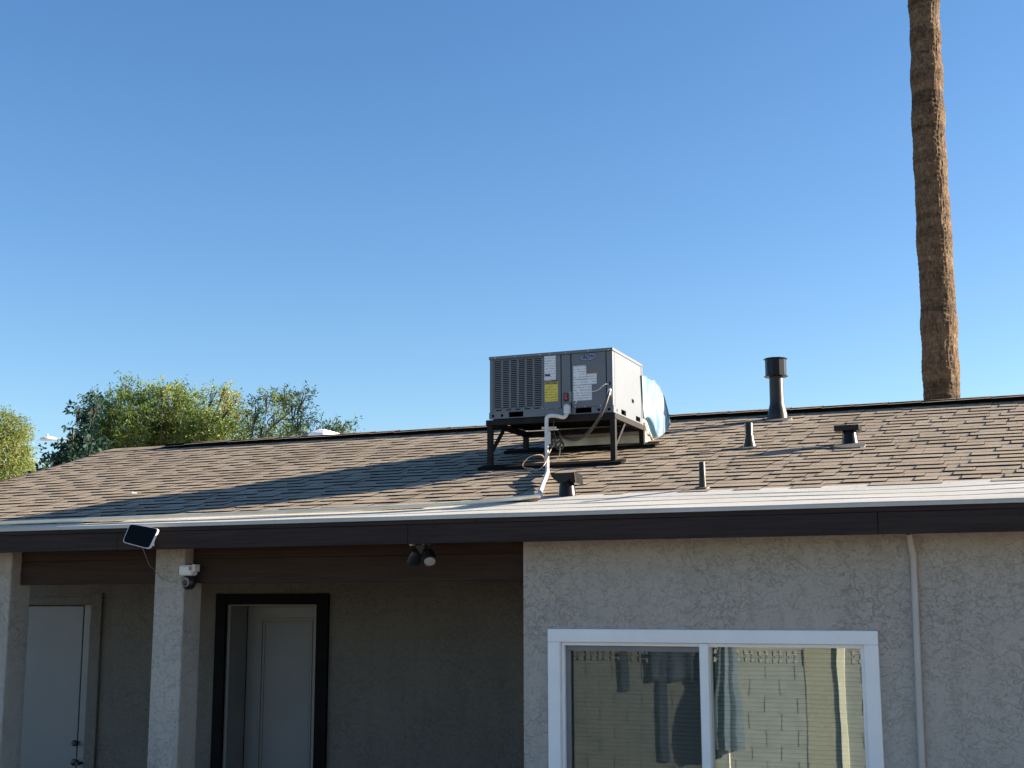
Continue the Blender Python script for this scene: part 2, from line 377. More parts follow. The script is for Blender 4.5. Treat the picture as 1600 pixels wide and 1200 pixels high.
for s in (0,):
    rk = MB(); rk.hexa([(rake(YF) - .06, YF, ZF - .14), (rake(YF) - .022, YF, ZF - .14), (xr - .002, YR, zr - .15), (xr - .04, YR, zr - .15),
                        (rake(YF) - .06, YF, ZF - .01), (rake(YF) - .022, YF, ZF - .01), (xr - .002, YR, zr - .012), (xr - .04, YR, zr - .012)])
    rk.build('rake_board', M['fascia'], house)

# ---- shingles
def yb(X):      # upper edge of the white strip along the eave
    pts = [(-9.6, 8.02), (-7.687, 8.074), (-5.959, 8.20), (-4.347, 8.26), (-3.459, 8.47), (-2.987, 8.504), (-1.661, 8.524), (-.466, 8.516), (-.243, 8.56), (.2, 8.66), (4.9, 8.66)]
    for (a, ya), (b, yb_) in zip(pts[:-1], pts[1:]):
        if X <= b: return ya + (yb_ - ya) * max(0, (X - a)) / (b - a)
    return pts[-1][1]
E0 = .166
def tabmesh(name, thick, mat):
    L = 1.32; me = bpy.data.meshes.new(name)   # unit: x 0..1, y 0..L (in exposures), z from roof
    v = [(0, 0, -.004), (1, 0, -.004), (1, L * E0, -.004), (0, L * E0, -.004), (0.0, 0, thick), (1.0, 0, thick), (1, L * E0, .0022), (0, L * E0, .0022)]
    me.from_pydata(v, [], [(0, 3, 2, 1), (4, 5, 6, 7), (0, 1, 5, 4), (1, 2, 6, 5), (2, 3, 7, 6), (3, 0, 4, 7)]); me.materials.append(mat); me.materials.append(M['cut_edge']); me.update(); me.polygons.foreach_set('material_index', [0, 0, 1, 1, 0, 1]); return me
TH, TL = .0125, .0066
me_t = [tabmesh('shingle', TH, M['shingle']), tabmesh('shingle', TL, M['shingle'])]
pieces = []
Y = 8.0; row = 0
while Y < YR - .05:
    dY = E0 / math.sqrt(1 + slope(Y) ** 2)
    x = rake(Y) - .03 + rnd.uniform(-.2, 0); hi = rnd.random() < .5
    first = True
    while x < XR:
        wdt = rnd.choice((.14, .18, .2, .24, .28, .34, .40)) * rnd.uniform(.85, 1.15) if hi else rnd.choice((.08, .12, .16, .2, .26)) * rnd.uniform(.85, 1.15)
        x0, x1 = max(x, rake(Y) - .03), min(x + wdt, XR + .1)
        if x1 - x0 > .03 and Y + dY > yb((x0 + x1) / 2) - .01:
            pieces.append((x0, x1, Y + rnd.uniform(-.003, .003), hi, rnd.uniform(-.006, .006)))
        x += wdt; hi = not hi if rnd.random() < .93 else hi
    Y += dY; row += 1
inview = lambda p: -9.9 < p[0] and p[1] < .05
def appsize(p):
    c = Vector(((p[0] + p[1]) / 2, p[2], roofz(p[2]))) - CAM; d = c.dot(fw)
    px = 800 + FOC * c.dot(rt) / d
    if not (0 < px < 1600): return 0
    el = (c.z / c.y)
    return (p[1] - p[0]) * (slope(p[2]) - el) / d ** 2 * (1.0 if p[3] else .8)
pieces.sort(key=lambda p: -appsize(p))
ax = Vector((1, 0, 0))
for p in pieces[:299]:
    x0, x1, y, hi, tw = p
    o = bpy.data.objects.new('shingle', me_t[0 if hi else 1]); COL.objects.link(o)
    o.location = (x0 + .0012, y, roofz(y)); o.rotation_euler = (math.atan(slope(y + .08)), 0, 0); o.scale = (x1 - x0 - .0024, 1, 1); attach(o, roof_o)
V = []; F = []; TN = []
for x0, x1, y, hi, tw in pieces[299:]:
    th = TH if hi else TL; a = math.atan(slope(y + .08)); ca, sa = math.cos(a), math.sin(a); n = len(V)
    for (u, q) in ((x0 + .0012, 0), (x1 - .0012, 0)): V.append((u, y + .004 * sa, roofz(y) - .004 * ca))
    for u in (x0 + .0012, x1 - .0012): V.append((u, y - th * sa, roofz(y) + th * ca))
    L = E0 * 1.32
    for u in (x0 + .0012, x1 - .0012): V.append((u, y + L * ca - .0022 * sa, roofz(y) + L * sa + .0022 * ca))
    F += [(n, n + 1, n + 3, n + 2), (n + 2, n + 3, n + 5, n + 4), (n + 1, n + 5, n + 3), (n, n + 2, n + 4)]
    TN += [rnd.random()] * 6
me = bpy.data.meshes.new('shingle_field'); me.from_pydata(V, [], F); me.materials.append(M['shingle_far']); me.materials.append(M['cut_edge'])
me.polygons.foreach_set('material_index', [1, 0, 1, 1] * (len(F) // 4))
at = me.attributes.new('tint', 'FLOAT', 'POINT'); at.data.foreach_set('value', TN)
o = bpy.data.objects.new('shingle_field', me); COL.objects.link(o); attach(o, roof_o); o['kind'] = 'stuff'

# ---- white strips of roofing along the eave
NS = 4; jit = [[rnd.uniform(-.02, .02) for _ in range(NS + 1)] for _ in range(60)]
def ystrip(k, X):
    t = k / NS; y = YF - .012 + (yb(X) - YF) * t
    if 0 < k <= NS: y += .018 * math.sin(X * 1.3 + k * 2.1) * (yb(X) - YF) + .008 * math.sin(X * 3.7 + k)
    return y
for k in reversed(range(NS)):
    xs = -9.8 + .5 * k
    x = -9.75
    while x < 4.85:
        x2 = min(x + rnd.uniform(2.2, 4.2), 4.9)
        if 4.9 - x2 < .6: x2 = 4.9
        b = MB(); n = max(2, int((x2 - x) / .12)); lo = []; hi_ = []; lb = []; hb = []
        for i in range(n + 1):
            X = x + .001 + (x2 - x - .002) * i / n; ya, y2 = ystrip(k, X), ystrip(k + 1, X) + .03
            h = .0078 + .0012 * math.sin(X * 5 + k)
            lo.append((X, ya, roofz(ya) + h)); hi_.append((X, y2, roofz(y2) + .004 + (.005 if k == NS - 1 else 0)))
            lb.append((X, ya, roofz(ya) - (.012 if k == 0 else .004))); hb.append((X, y2, roofz(y2) - .004))
        b.ring([[lb[i], lo[i], hi_[i], hb[i]] for i in range(n + 1)])
        b.build('eave_strip', M['white_strip'], roof_o)
        x = x2
MB().box(-9.7, 4.9, 7.858, 7.8715, 2.752, 2.771).build('drip_edge', M['white_strip'], roof_o)

# ---- ridge vent and caps
g = MB(); g.box(-9.35, XR, YR - .10, YR + .10, zr - .03, zr + .032); g.build('ridge_vent', M['cut_edge'], roof_o)  # near-black body: the shadow under the caps is put into its colour
x = rake(YR) - .02; i = 0
while x < XR:
    L = .30; raise_ = 0 if x < -9.45 else (.036 if x > -9.2 else .02)
    raise_ += rnd.uniform(-.002, .003); x1 = x + L - .002
    t0, t1 = .009, .005; c = MB()
    for (ya, za, yb2, zb) in ((-.155, -.042, 0, 0), (0, 0, .155, -.045)):
        z0 = zr + .008 + raise_
        c.hexa([(x, YR + ya, z0 + za), (x1, YR + ya, z0 + za), (x1, YR + yb2, z0 + zb), (x, YR + yb2, z0 + zb),
                (x, YR + ya, z0 + za + t1), (x1, YR + ya, z0 + za + t0), (x1, YR + yb2, z0 + zb + t0), (x, YR + yb2, z0 + zb + t1)])
    o = c.build('ridge_cap', M['shingle'], roof_o, origin=(x, YR, zr)); o.data.materials.append(M['cut_edge']); o.data.polygons.foreach_set('material_index', [0, 0, 1, 1, 0, 1] * 2); x += L; i += 1

# ---- window
win = empty('window', (-2.02, YW, 1.4), parent=house)
fr = MB(); ft = .085; y0, y1 = YW - .022, YW + .10
fr.box(WX0, WX1, y0, y1, WZ1 - ft, WZ1); fr.box(WX0, WX1, y0, y1, WZ0, WZ0 + ft)
fr.box(WX0, WX0 + ft, y0, y1, WZ0 + ft, WZ1 - ft); fr.box(WX1 - ft, WX1, y0, y1, WZ0 + ft, WZ1 - ft)
fr.build('frame', M['vinyl'], win, bevel=.005)
fl = MB(); a, b, c_, d = WX0 + ft, WX1 - ft, WZ0 + ft, WZ1 - ft; q = .022
fl.box(a, b, y0 + .03, y1, d - q, d - .0005); fl.box(a + .0005, a + q, y0 + .03, y1, c_, d - q); fl.box(b - q, b - .0005, y0 + .03, y1, c_, d - q)
fl.build('inner_frame', M['vinyl'], win, bevel=.003)
XM = -2.035
MB().box(XM - .030, XM + .026, y0 + .012, y1, c_ + .001, d - .002).build('mullion', M['vinyl'], win, bevel=.004)
sc = MB(); s0, s1, sy = a + q, XM - .031, YW + .035
sc.box(s0, s1, sy, sy + .018, d - q - .035, d - q - .001); sc.box(s0, s0 + .034, sy, sy + .018, c_, d - q - .036); sc.box(s1 - .012, s1, sy, sy + .018, c_, d - q - .036)
sc.build('screen_frame', M['screen_grey'], win, bevel=.002)
MB().quad((s0 + .034, sy + .009, c_), (s1 - .012, sy + .009, c_), (s1 - .012, sy + .009, d - q - .036), (s0 + .034, sy + .009, d - q - .036)).build('insect_screen', M['mesh_screen'], win)
MB().box(s0, s1, YW + .066, YW + .070, c_, d - q).build('pane', M['glass'], win)
MB().box(XM + .027, b - q, YW + .052, YW + .056, c_, d - q).build('pane', M['glass'], win)
MB().box(b - q - .02, b - q, YW + .045, YW + .05, 1.02, 1.04).build('latch', M['black'], win)
for x0, x1 in ((a + q + .01, XM - .035), (XM + .035, b - q - .01)):
    bl = empty('blind', (x0, YW + .14, 1.9), parent=house)
    sm = bpy.data.meshes.new('slat'); W = x1 - x0; n = 5; v = []; f = []
    for j in range(n + 1):
        t_ = j / n - .5; v += [(0, t_ * .012, t_ * .024 + .0), (W, t_ * .012, t_ * .024)]
    for j in range(n): f.append((2 * j, 2 * j + 1, 2 * j + 3, 2 * j + 2))
    v = [(p[0], p[1] - .003 * math.cos(math.pi * ((i // 2) / n - .5)), p[2]) for i, p in enumerate(v)]
    sm.from_pydata(v, [], f); sm.materials.append(M['blind']); so = .0276; z = 1.90
    MB().box(x0, x1, YW + .12, YW + .155, 1.917, 1.945).build('head_rail', M['blind'], bl)
    while z > .82:
        o = bpy.data.objects.new('slat', sm); COL.objects.link(o); o.location = (x0, YW + .14, z); attach(o, bl); z -= so
g = MB(); X0, X1 = XW + .2, 1.0
g.box(X0, X1, 11.5, 11.6, 0.1, 2.6); g.box(X0, X0 + .05, 8.45, 11.5, .1, 2.6); g.box(X1, X1 + .05, 8.45, 11.5, .1, 2.6); g.box(X0, X1, 8.4, 11.6, 2.6, 2.65); g.box(X0, X1, 8.4, 11.6, .05, .1)
g.build('inner_room', M['dark_room'], house)

# ---- left door (flush slab) and right door (panelled, recessed behind a black casing)
d1 = empty('door', (-8.8, YB, .09), parent=house); d1['label'] = 'plain pale slab door with two black knobs'
DX1 = -8.44
MB().box(D1[0], DX1, YB - .002, YB + .042, .1, 2.178).build('slab', M['door_grey'], d1, bevel=.004)
MB().box(DX1 + .016, D1[1], YB - .004, YB + .1, .09, 2.19).build('jamb', M['door_white'], d1, bevel=.003)
MB().box(D1[0], D1[1], YB + .10, YB + .14, .09, 2.19).build('door_stop', M['black'], d1)
cs = MB(); cs.box(D1[1], D1[1] + .125, YB - .03, YB - .001, .09, 2.30); cs.box(D1[0] - .1, D1[1] - .001, YB - .03, YB - .001, 2.19, 2.265)
cs.build('casing', M['stucco_patio_shade'], d1, bevel=.004)
for (px, py, r) in ((117, 1161, .036), (116, 1191, .040)):
    c = atY(px, py, YB - .03)
    MB().lathe((c.x, YB + .012, c.z), [(0, r), (.012, r), (.016, r * .6), (.035, r * .5), (.04, r * .75), (.055, r * .8), (.064, r * .5)], 20, (0, -1, 0)).build('knob', M['black'], d1, smooth=True)
c = atY(123, 1192, YB - .02); MB().lathe((c.x + .02, YB, c.z), [(0, .012), (.05, .012), (.055, .018), (.075, .016)], 14, (0, -1, 0)).build('knob', M['black'], d1, smooth=True)
d2 = empty('door', (-6.36, YB, .09), parent=house); d2['label'] = 'pale panelled door behind a black casing'
cs = MB(); x0, x1, x2, x3 = -6.938, D2[0] - .002, D2[1] + .002, -5.783
cs.box(x0, x1, YB - .035, YB - .001, .09, 2.285); cs.box(x2, x3, YB - .035, YB - .001, .09, 2.285); cs.box(x1 + .0005, x2 - .0005, YB - .035, YB - .001, D2[2], 2.283)
cs.build('casing', M['casing_black'], d2, bevel=.003)
YD = 10.27
MB().box(D2[0] + .001, D2[0] + .03, YB - .0, YD - .002, .09, 2.188).build('jamb', M['door_white'], d2, bevel=.002)
MB().box(D2[1] - .03, D2[1] - .001, YB - .0, YD - .002, .09, 2.188).build('jamb', M['door_white'], d2, bevel=.002)
a, b = D2[0] + .036, D2[1] - .034
MB().box(D2[0] + .03, D2[1] - .03, YB, YD + .05, 2.181, 2.2).build('jamb', M['door_white'], d2)
MB().box(a, b, YD, YD + .045, .10, 2.18).build('slab', M['door_white'], d2, bevel=.003)
def mould(x0, x1, z0, z1, y, wd, dp):
    m_ = MB()
    for (p0, p1, q0, q1) in ((x0, x1, z1 - wd, z1), (x0, x1, z0, z0 + wd), (x0, x0 + wd, z0 + wd, z1 - wd), (x1 - wd, x1, z0 + wd, z1 - wd)): m_.box(p0, p1, y - dp, y, q0, q1)
    return m_
pa, pb = atY(407, 1000, YD).x, b - .14; pz = 2.07
MB().box(D2[0] - .1, D2[1] + .1, YD + .05, YD + .06, .09, 2.4).build('door_backing', M['black'], d2)
mould(pa, pb, .35, pz, YD, .022, .014).build('panel_moulding', M['door_white'], d2, bevel=.004)
mould(pa + .032, pb - .032, .382, pz - .032, YD, .018, .009).build('panel_moulding', M['door_white'], d2, bevel=.003)
MB().box(pa + .055, pb - .055, YD - .003, YD + .001, .405, pz - .055).build('panel', M['door_grey'], d2)

# ================================================================= WALL AND ROOF FITTINGS
# conduit running down the front wall
P = [atY(1420, 834, 8.12), atY(1423, 850, 8.15), atY(1427, 870, 8.178), atY(1428, 890, 8.178), atY(1441, 1200, 8.178), Vector((-.75, 8.178, .1))]
MB().tube(smoothpath(P, 5), .020, 12).build('wall_conduit', M['conduit'], smooth=True)
cdt = bpy.data.objects['wall_conduit']; tag(cdt, 'thin painted conduit running down the stucco wall right of the window', 'conduit')
for z in (2.05, 1.3): pass

# solar panel on the fascia
cn = [atY(203, 818, 7.80), atY(248, 826, 7.74), atY(233, 858, 7.70), atY(191, 847, 7.76)]
sp = empty('solar_panel', (-6.15, 7.86, 2.66), 'small tilted solar panel with white rim on the brown fascia', 'solar panel')
def rrect(P, f, r=.16, n=5):     # rounded quadrilateral
    c = sum(P, Vector()) / 4; P = [c + (p - c) * f for p in P]; out = []
    for i in range(4):
        p, a, b = P[i], P[i - 1], P[(i + 1) % 4]
        q0 = p + (a - p) * r * .75; q1 = p + (b - p) * r
        for j in range(n + 1):
            t = j / n; out.append(q0 * (1 - t) ** 2 + p * 2 * t * (1 - t) + q1 * t * t)
    return out
nrm = (cn[1] - cn[0]).cross(cn[3] - cn[0]).normalized()
if nrm.y > 0: nrm = -nrm
for name, f0, d0, d1_, mt in (('rim', 1.0, -.014, .0, 'white_plastic'), ('glass', .953, .0005, .0025, 'solar')):
    A = rrect(cn, f0); MB().ring([[p + nrm * d0 for p in A], [p + nrm * d1_ for p in A]]).build(name, M[mt], sp)
c0 = sum(cn, Vector()) / 4
MB().tube([c0 - nrm * .012, c0 - nrm * .05, (c0.x + .01, 7.868, c0.z - .03)], .014, 10).build('bracket', M['white_plastic'], sp, smooth=True)
MB().box(c0.x - .02, c0.x + .04, 7.862, 7.8695, c0.z - .07, c0.z + .01).build('mounting_plate', M['white_plastic'], sp)
P = [atY(223, 857, 7.74), atY(229, 872, 7.84), atY(234, 884, 8.0), atY(241, 890, 8.19), atY(246, 897, 8.19), atY(252, 903, 8.19), atY(268, 909.5, 8.19), atY(277, 906, 8.19), atY(285, 902, 8.19), atY(290, 903, 8.22)]
tag(MB().tube(smoothpath(P, 6), .0022, 6).build('charging_cable', M['wire_grey'], smooth=True), 'thin pale cable looping from solar panel to the camera', 'cable')

# camera on the column
sc_ = empty('security_camera', (-5.9, 8.3, 2.4), 'white security camera with black lens dome on the stucco column', 'security camera')
cc = atY(299, 891, 8.25); R_ = 1
MB().box(cc.x - .068, cc.x + .05, 8.18, 8.27, cc.z - .043, cc.z + .040).build('body', M['white_plastic'], sc_, bevel=.018)
MB().box(cc.x + .045, cc.x + .072, 8.19, 8.26, cc.z - .012, cc.z + .042).build('side_cap', M['white_plastic'], sc_, bevel=.006)
MB().box(cc.x + .030, cc.x + .050, 8.174, 8.181, cc.z - .002, cc.z + .024).build('port_cover', M['screen_grey'], sc_, bevel=.002)
MB().box(-5.999, cc.x, 8.255, 8.30, cc.z - .02, cc.z + .02).build('wall_bracket', M['black'], sc_)
MB().lathe((cc.x + .002, 8.225, cc.z - .092), [(-.052, .004), (-.05, .022), (-.036, .042), (-.012, .053), (.012, .053), (.03, .045), (.05, .035), (.052, .004)], 24).build('dome', M['black'], sc_, smooth=True)
MB().lathe((cc.x + .006, 8.178, cc.z - .088), [(0, .036), (.006, .036), (.006, .030), (.002, .029), (.001, .002)], 24, (-.1, -1, -.1)).build('lens_ring', M['screen_grey'], sc_, smooth=True)
P = [atY(289, 884, 8.25), atY(289, 878, 8.25), atY(293, 873, 8.26), atY(297, 876, 8.28)]
MB().tube(smoothpath(P, 6), .0028, 6).build('tail_cable', M['wire_white'], sc_)

# floodlight under the eave
fl_ = empty('floodlight', (-3.9, 8.1, 2.6), 'twin head black floodlight with round white lens under the eave', 'floodlight')
mp_ = atY(655, 848, 8.05)
MB().box(mp_.x - .035, mp_.x + .06, 8.0, 8.1, mp_.z - .02, 2.724).build('junction_box', M['screen_grey'], fl_, bevel=.006)
MB().box(mp_.x - .045, mp_.x - .02, 7.985, 8.0, mp_.z - .022, mp_.z + .05).build('side_clip', M['white_plastic'], fl_, bevel=.003)
MB().lathe((mp_.x + .02, 8.04, mp_.z - .075), [(0, .03), (.055, .042), (.06, .05)], 18).build('swivel_base', M['black'], fl_, smooth=True)
def head(c, d, lens):
    h = MB().lathe(c, [(-.055, .012), (-.05, .025), (-.03, .036), (.018, .046), (.045, .050), (.048, .047), (.043, .042)], 24, d).build('lamp_head', M['black'], fl_, smooth=True)
    if lens: MB().lathe(c, [(.040, .040), (.0455, .038), (.048, .026)], 24, d).build('lens', M['lens'], fl_, smooth=True)
hl = atY(648, 869, 8.03); hr = atY(671, 870, 8.02)
head(hl, (-.45, .55, -.65), True); head(hr, (.30, -.52, -.68), True)
MB().tube([hl + Vector((.01, 0, .03)), (mp_.x + .01, 8.04, mp_.z - .06)], .013, 8).build('knuckle', M['black'], fl_)
MB().tube([hr + Vector((-.01, 0, .03)), (mp_.x + .03, 8.04, mp_.z - .06)], .013, 8).build('knuckle', M['black'], fl_)

# ---- vents
def flash(px, py, r, parent, mt='seal'):
    c = onroof(px, py); a = math.atan(slope(c.y)); m_ = MB()
    pts = [(math.cos(t) * r * (1 + .12 * math.sin(3 * t + px)), math.sin(t) * r * 1.1 * (1 + .1 * math.cos(2 * t))) for t in [2 * math.pi * j / 20 for j in range(20)]]
    lo = [(c.x + p[0], c.y + p[1], roofz(c.y + p[1]) + .002) for p in pts]; hi = [(c.x + p[0] * .93, c.y + p[1] * .93, roofz(c.y + p[1] * .93) + .019) for p in pts]
    m_.ring([lo, hi]); m_.build('flashing', M[mt], parent); return c
def vent(name, px, py, label, cat, group=None):
    c = onroof(px, py); e = empty(name, c, label, cat, group); return e, c
# tall flue
e, c = vent('flue_pipe', 1215, 655, 'tall dark metal flue with wide octagonal cap near the ridge', 'flue')
flash(1215, 657, .13, e); z0 = c.z
MB().lathe((c.x, c.y, z0 - .03), [(0, .098), (.05, .094), (.09, .088), (.13, .078), (.17, .068), (.20, .066), (.47, .064)], 28).build('pipe', M['pipe_dark'], e, smooth=True)
k = z0 + .40
m_ = MB(); m_.lathe((c.x, c.y, k), [(0, .112), (.008, .112), (.008, .098), (.165, .098), (.165, .112), (.172, .112), (.180, .06)], 10, phase=.2); m_.build('cap', M['vent_black'], e, bevel=.002)
# plumbing pipe with lead boot
e, c = vent('vent_pipe', 1171, 700, 'short pipe with flared lead boot below the tall flue', 'vent pipe', 'plumbing vent pipes on the roof')
flash(1171, 701, .09, e)
MB().lathe((c.x, c.y, c.z - .02), [(0, .060), (.03, .055), (.09, .040), (.12, .036)], 24).build('boot', M['pipe_dark'], e, smooth=True)
MB().lathe((c.x, c.y, c.z + .04), [(0, .033), (.165, .033), (.168, .031), (.168, .026), (.10, .026)], 24).build('pipe', M['pipe_dark'], e, smooth=True)
# thin pipe
e, c = vent('vent_pipe', 1098, 765, 'thin bare vent pipe standing beside the white eave strip', 'vent pipe', 'plumbing vent pipes on the roof')
flash(1098, 765, .05, e)
MB().lathe((c.x, c.y, c.z - .02), [(0, .028), (.05, .026), (.10, .0225), (.205, .0205), (.208, .019), (.208, .014), (.15, .014)], 20).build('pipe', M['pipe_dark'], e, smooth=True)
# capped cone vent at right
e, c = vent('capped_vent', 1328, 695, 'squat cone vent with flat black box cap at right of the roof', 'roof vent', 'black exhaust vents on the roof')
flash(1330, 699, .13, e)
MB().lathe((c.x + .0, c.y, c.z - .02), [(0, .070), (.13, .050)], 24).build('cone', M['vent_black'], e, smooth=True)
m_ = MB(); m_.box(c.x - .108, c.x + .085, c.y - .08, c.y + .10, c.z + .105, c.z + .15)
m_.hexa([(c.x + .065, c.y - .08, c.z + .06), (c.x + .10, c.y - .08, c.z + .075), (c.x + .10, c.y + .1, c.z + .075), (c.x + .065, c.y + .1, c.z + .06), (c.x + .06, c.y - .08, c.z + .104), (c.x + .11, c.y - .08, c.z + .156), (c.x + .11, c.y + .1, c.z + .156), (c.x + .06, c.y + .1, c.z + .104)]) if False else None
m_.build('cap', M['vent_black'], e, bevel=.004)
# cone vent with curved hood near the eave
e, c = vent('hooded_vent', 885, 776, 'black cone vent with curved hood beside the white pipe', 'roof vent', 'black exhaust vents on the roof')
MB().lathe((c.x + .005, c.y, c.z - .02), [(0, .068), (.04, .062), (.12, .050)], 26).build('cone', M['vent_black'], e, smooth=True)
m_ = MB(); prof = []
for j in range(17):
    t_ = math.pi * (j / 16) ; prof.append((.085 * math.cos(t_), .062 * math.sin(t_)))
x_c, zc = c.x + .003, c.z + .148
# half-drum: flat top, curved belly facing the eave, side skirt at right
outer = [(x_c - .092 + .165 * j / 16, -.058 * math.sin(math.pi * j / 16) ** .8) for j in range(17)]
m_.ring([[(px_, c.y + yy, zc + dz) for px_, dz in outer + [(x_c + .073, .012), (x_c - .092, .012)]] for yy in (-.075, .09)])
m_.hexa([(x_c + .055, c.y - .08, zc - .05), (x_c + .092, c.y - .07, zc - .062), (x_c + .092, c.y + .09, zc - .062), (x_c + .055, c.y + .09, zc - .05),
         (x_c + .062, c.y - .08, zc + .014), (x_c + .086, c.y - .08, zc + .012), (x_c + .086, c.y + .09, zc + .012), (x_c + .062, c.y + .09, zc + .014)])
m_.build('hood', M['vent_black'], e, bevel=.003)

# ---- pipe along the eave and white drain riser
YP = 9.93
P0 = [onroof(842, 775, .034)] + [onroof(x, y, .034) for x, y in ((800, 779.5), (700, 787.5), (600, 793), (450, 799.5), (300, 805.5), (150, 811.5), (0, 817.5), (-120, 823))]
tag(MB().tube(smoothpath(P0, 4), .0145, 12).build('eave_pipe', M['cream_pipe'], smooth=True), 'long cream pipe lying along the top of the white eave strip', 'pipe')
YV = 9.90; c2 = onroof(842, 776, .02)
rs = [atY(885, 632, YP), atY(886, 640, YP), atY(885, 648, YP - .01), atY(880, 652, YP - .03), atY(870, 650, YP - .05), atY(860, 649.5, YP - .06), atY(855.5, 652, YP - .06), atY(854, 658, YP - .06), atY(854.3, 700, YP - .05), atY(855, 730, YP - .08), onroof(854.5, 740, .05),
      onroof(848, 757, .035), onroof(843, 771, .035), onroof(841, 776, .03)]
dr = empty('drain_pipe', rs[8], 'white pipe dropping from the rooftop unit to the eave', 'pipe')
MB().tube(smoothpath(rs, 5), .0165, 12).build('riser', M['pvc'], dr, smooth=True)
MB().lathe(atY(886, 640, YP), [(-.035, .03), (.03, .03), (.035, .024)], 16).build('coupling', M['pvc'], dr, smooth=True)
MB().lathe(atY(856, 684, YP - .05), [(-.05, .024), (.05, .024)], 16).build('coupling', M['pvc'], dr, smooth=True)
MB().tube([onroof(836, 776, .022), onroof(848, 775, .022)], .024, 14).build('elbow', M['pvc'], dr, smooth=True)
a = atY(847, 669, 9.95); b = atY(869, 668.5, 9.95); MB().tube([a, b], .012, 10).build('branch', M['pvc'], dr, smooth=True)

# ================================================================= ROOFTOP UNIT ON ITS RACK
UX0, UX1, UY0, UY1, UZ0, UZ1 = -4.262, -3.171, 9.964, 10.79, 3.722, 4.257
rack = empty('unit_rack', (-3.7, 10.4, 3.4), 'dark steel rack standing on the shingles under the rooftop unit', 'rack')
L_ = .040
def rail(a, b, nm='rail', w_=.045, mt='steel'): MB().bar(a, b, w_, w_).build(nm, M[mt], rack, bevel=.003)
zt = UZ0 - .029
rail((UX0 - .03, UY0 + .01, zt), (UX1 + .018, UY0 + .01, zt)); rail((UX0 - .03, UY1, zt), (UX1 + .018, UY1, zt))
rail((UX0, UY0 + .034, zt), (UX0, UY1 - .024, zt)); rail((UX1 - .006, UY0 + .034, zt), (UX1 - .006, UY1 - .024, zt))
for X in (UX0 + .003, UX1 - .006):
    for Yy in (UY0 + .01, UY1):
        MB().bar((X, Yy, roofz(Yy) - .005), (X, Yy, zt - .0235), .044, .044).build('leg', M['steel'], rack, bevel=.003)
    MB().bar((X, UY0 + .035, roofz(UY0) + .15), (X, UY0 + .30, zt - .025), .022, .026).build('brace', M['steel'], rack)
for xx0, xx1, Yy in ((-4.335, -3.085, UY0 - .02), (-4.46, -3.05, UY1 + .02)):
    a = math.atan(slope(Yy)); m_ = MB(); hw = .065
    m_.hexa([(xx0, Yy - hw, roofz(Yy - hw) + .012), (xx1, Yy - hw, roofz(Yy - hw) + .012), (xx1, Yy + hw, roofz(Yy + hw) + .012), (xx0, Yy + hw, roofz(Yy + hw) + .012),
             (xx0, Yy - hw, roofz(Yy - hw) + .034), (xx1, Yy - hw, roofz(Yy - hw) + .034), (xx1, Yy + hw, roofz(Yy + hw) + .034), (xx0, Yy + hw, roofz(Yy + hw) + .034)])
    m_.build('foot_rail', M['rubber'], rack)

ac = empty('rooftop_unit', (-3.7, 10.4, UZ0), 'grey boxy rooftop air conditioner with slotted grille and stickers', 'air conditioner')
UW, UD, UH = UX1 - UX0, UY1 - UY0, UZ1 - UZ0
def fx(u): return UX0 + UW * u
def fz(v): return UZ1 - UH * v
# casing: inner core, front panels proud of it
gx0, gx1, gz0, gz1 = fx(.03), fx(.435), fz(.875), fz(.055)
core = MB(); core.box(UX0 + .004, UX1 - .004, UY0 + .05, UY1 - .004, fz(.893), UZ1 - .02); core.build('inner_casing', M['dark_hole'], ac)
mk = lambda: MB()
def panel(nm, u0, u1, v0, v1, dy=0.0, mt='ac_grey', bev=.002): return MB().box(fx(u0) + .001, fx(u1) - .001, UY0 + dy, UY0 + .05, fz(v1) + .001, fz(v0) - .001).build(nm, M[mt], ac, bevel=bev)
panel('corner_post', 0, .03, .05, .893); panel('grille_border', .03, .4415, .05, .063, .001); panel('front_panel', .443, .585, .05, .893, .002)
panel('access_panel', .590, .664, .05, .893, .004); panel('service_panel', .672, .945, .05, .893, .002); panel('corner_post', .951, 1, .05, .893)
gr = MB(); cols = 6; rows = 26; zt_, zb_ = fz(.07), fz(.835); us = [.037 + .3925 * i / cols for i in range(cols + 1)]
yy0, yy1 = UY0 + .003, UY0 + .009
gr.box(fx(.031), fx(us[0]), yy0, yy1, fz(.893), fz(.064)); gr.box(fx(us[-1]), fx(.442), yy0, yy1, fz(.893), fz(.064))
for i in range(1, cols): gr.box(fx(us[i]) - .0073, fx(us[i]) + .0073, yy0, yy1, zb_, zt_)
for j in range(rows + 1):
    z = zt_ + (zb_ - zt_) * j / rows
    for i in range(cols):
        a = fx(us[i]) + (.0073 if i else 0); b = fx(us[i + 1]) - (.0073 if i < cols - 1 else 0); h = .0036
        gr.hexa([(a, yy0, z - h), (b, yy0, z - h), (b, yy1, z - h), (a, yy1, z - h), (a, yy0, z + h), (b, yy0, z + h), (b, yy1, z + h), (a, yy1, z + h)])
zs0, zs1 = fz(.872), fz(.855)
gr.box(fx(us[0]), fx(us[-1]), yy0, yy1, zs1, zb_ - .0049); gr.box(fx(us[0]), fx(us[-1]), yy0, yy1, fz(.893), zs0)
sl_ = (fx(us[-1]) - fx(us[0])) / 5
for i in range(6):
    xx = fx(us[0]) + sl_ * i; gr.box(max(xx - .018, fx(us[0])), min(xx + .018, fx(us[-1])), yy0, yy1, zs0, zs1)
gr.build('grille', M['ac_grey'], ac)
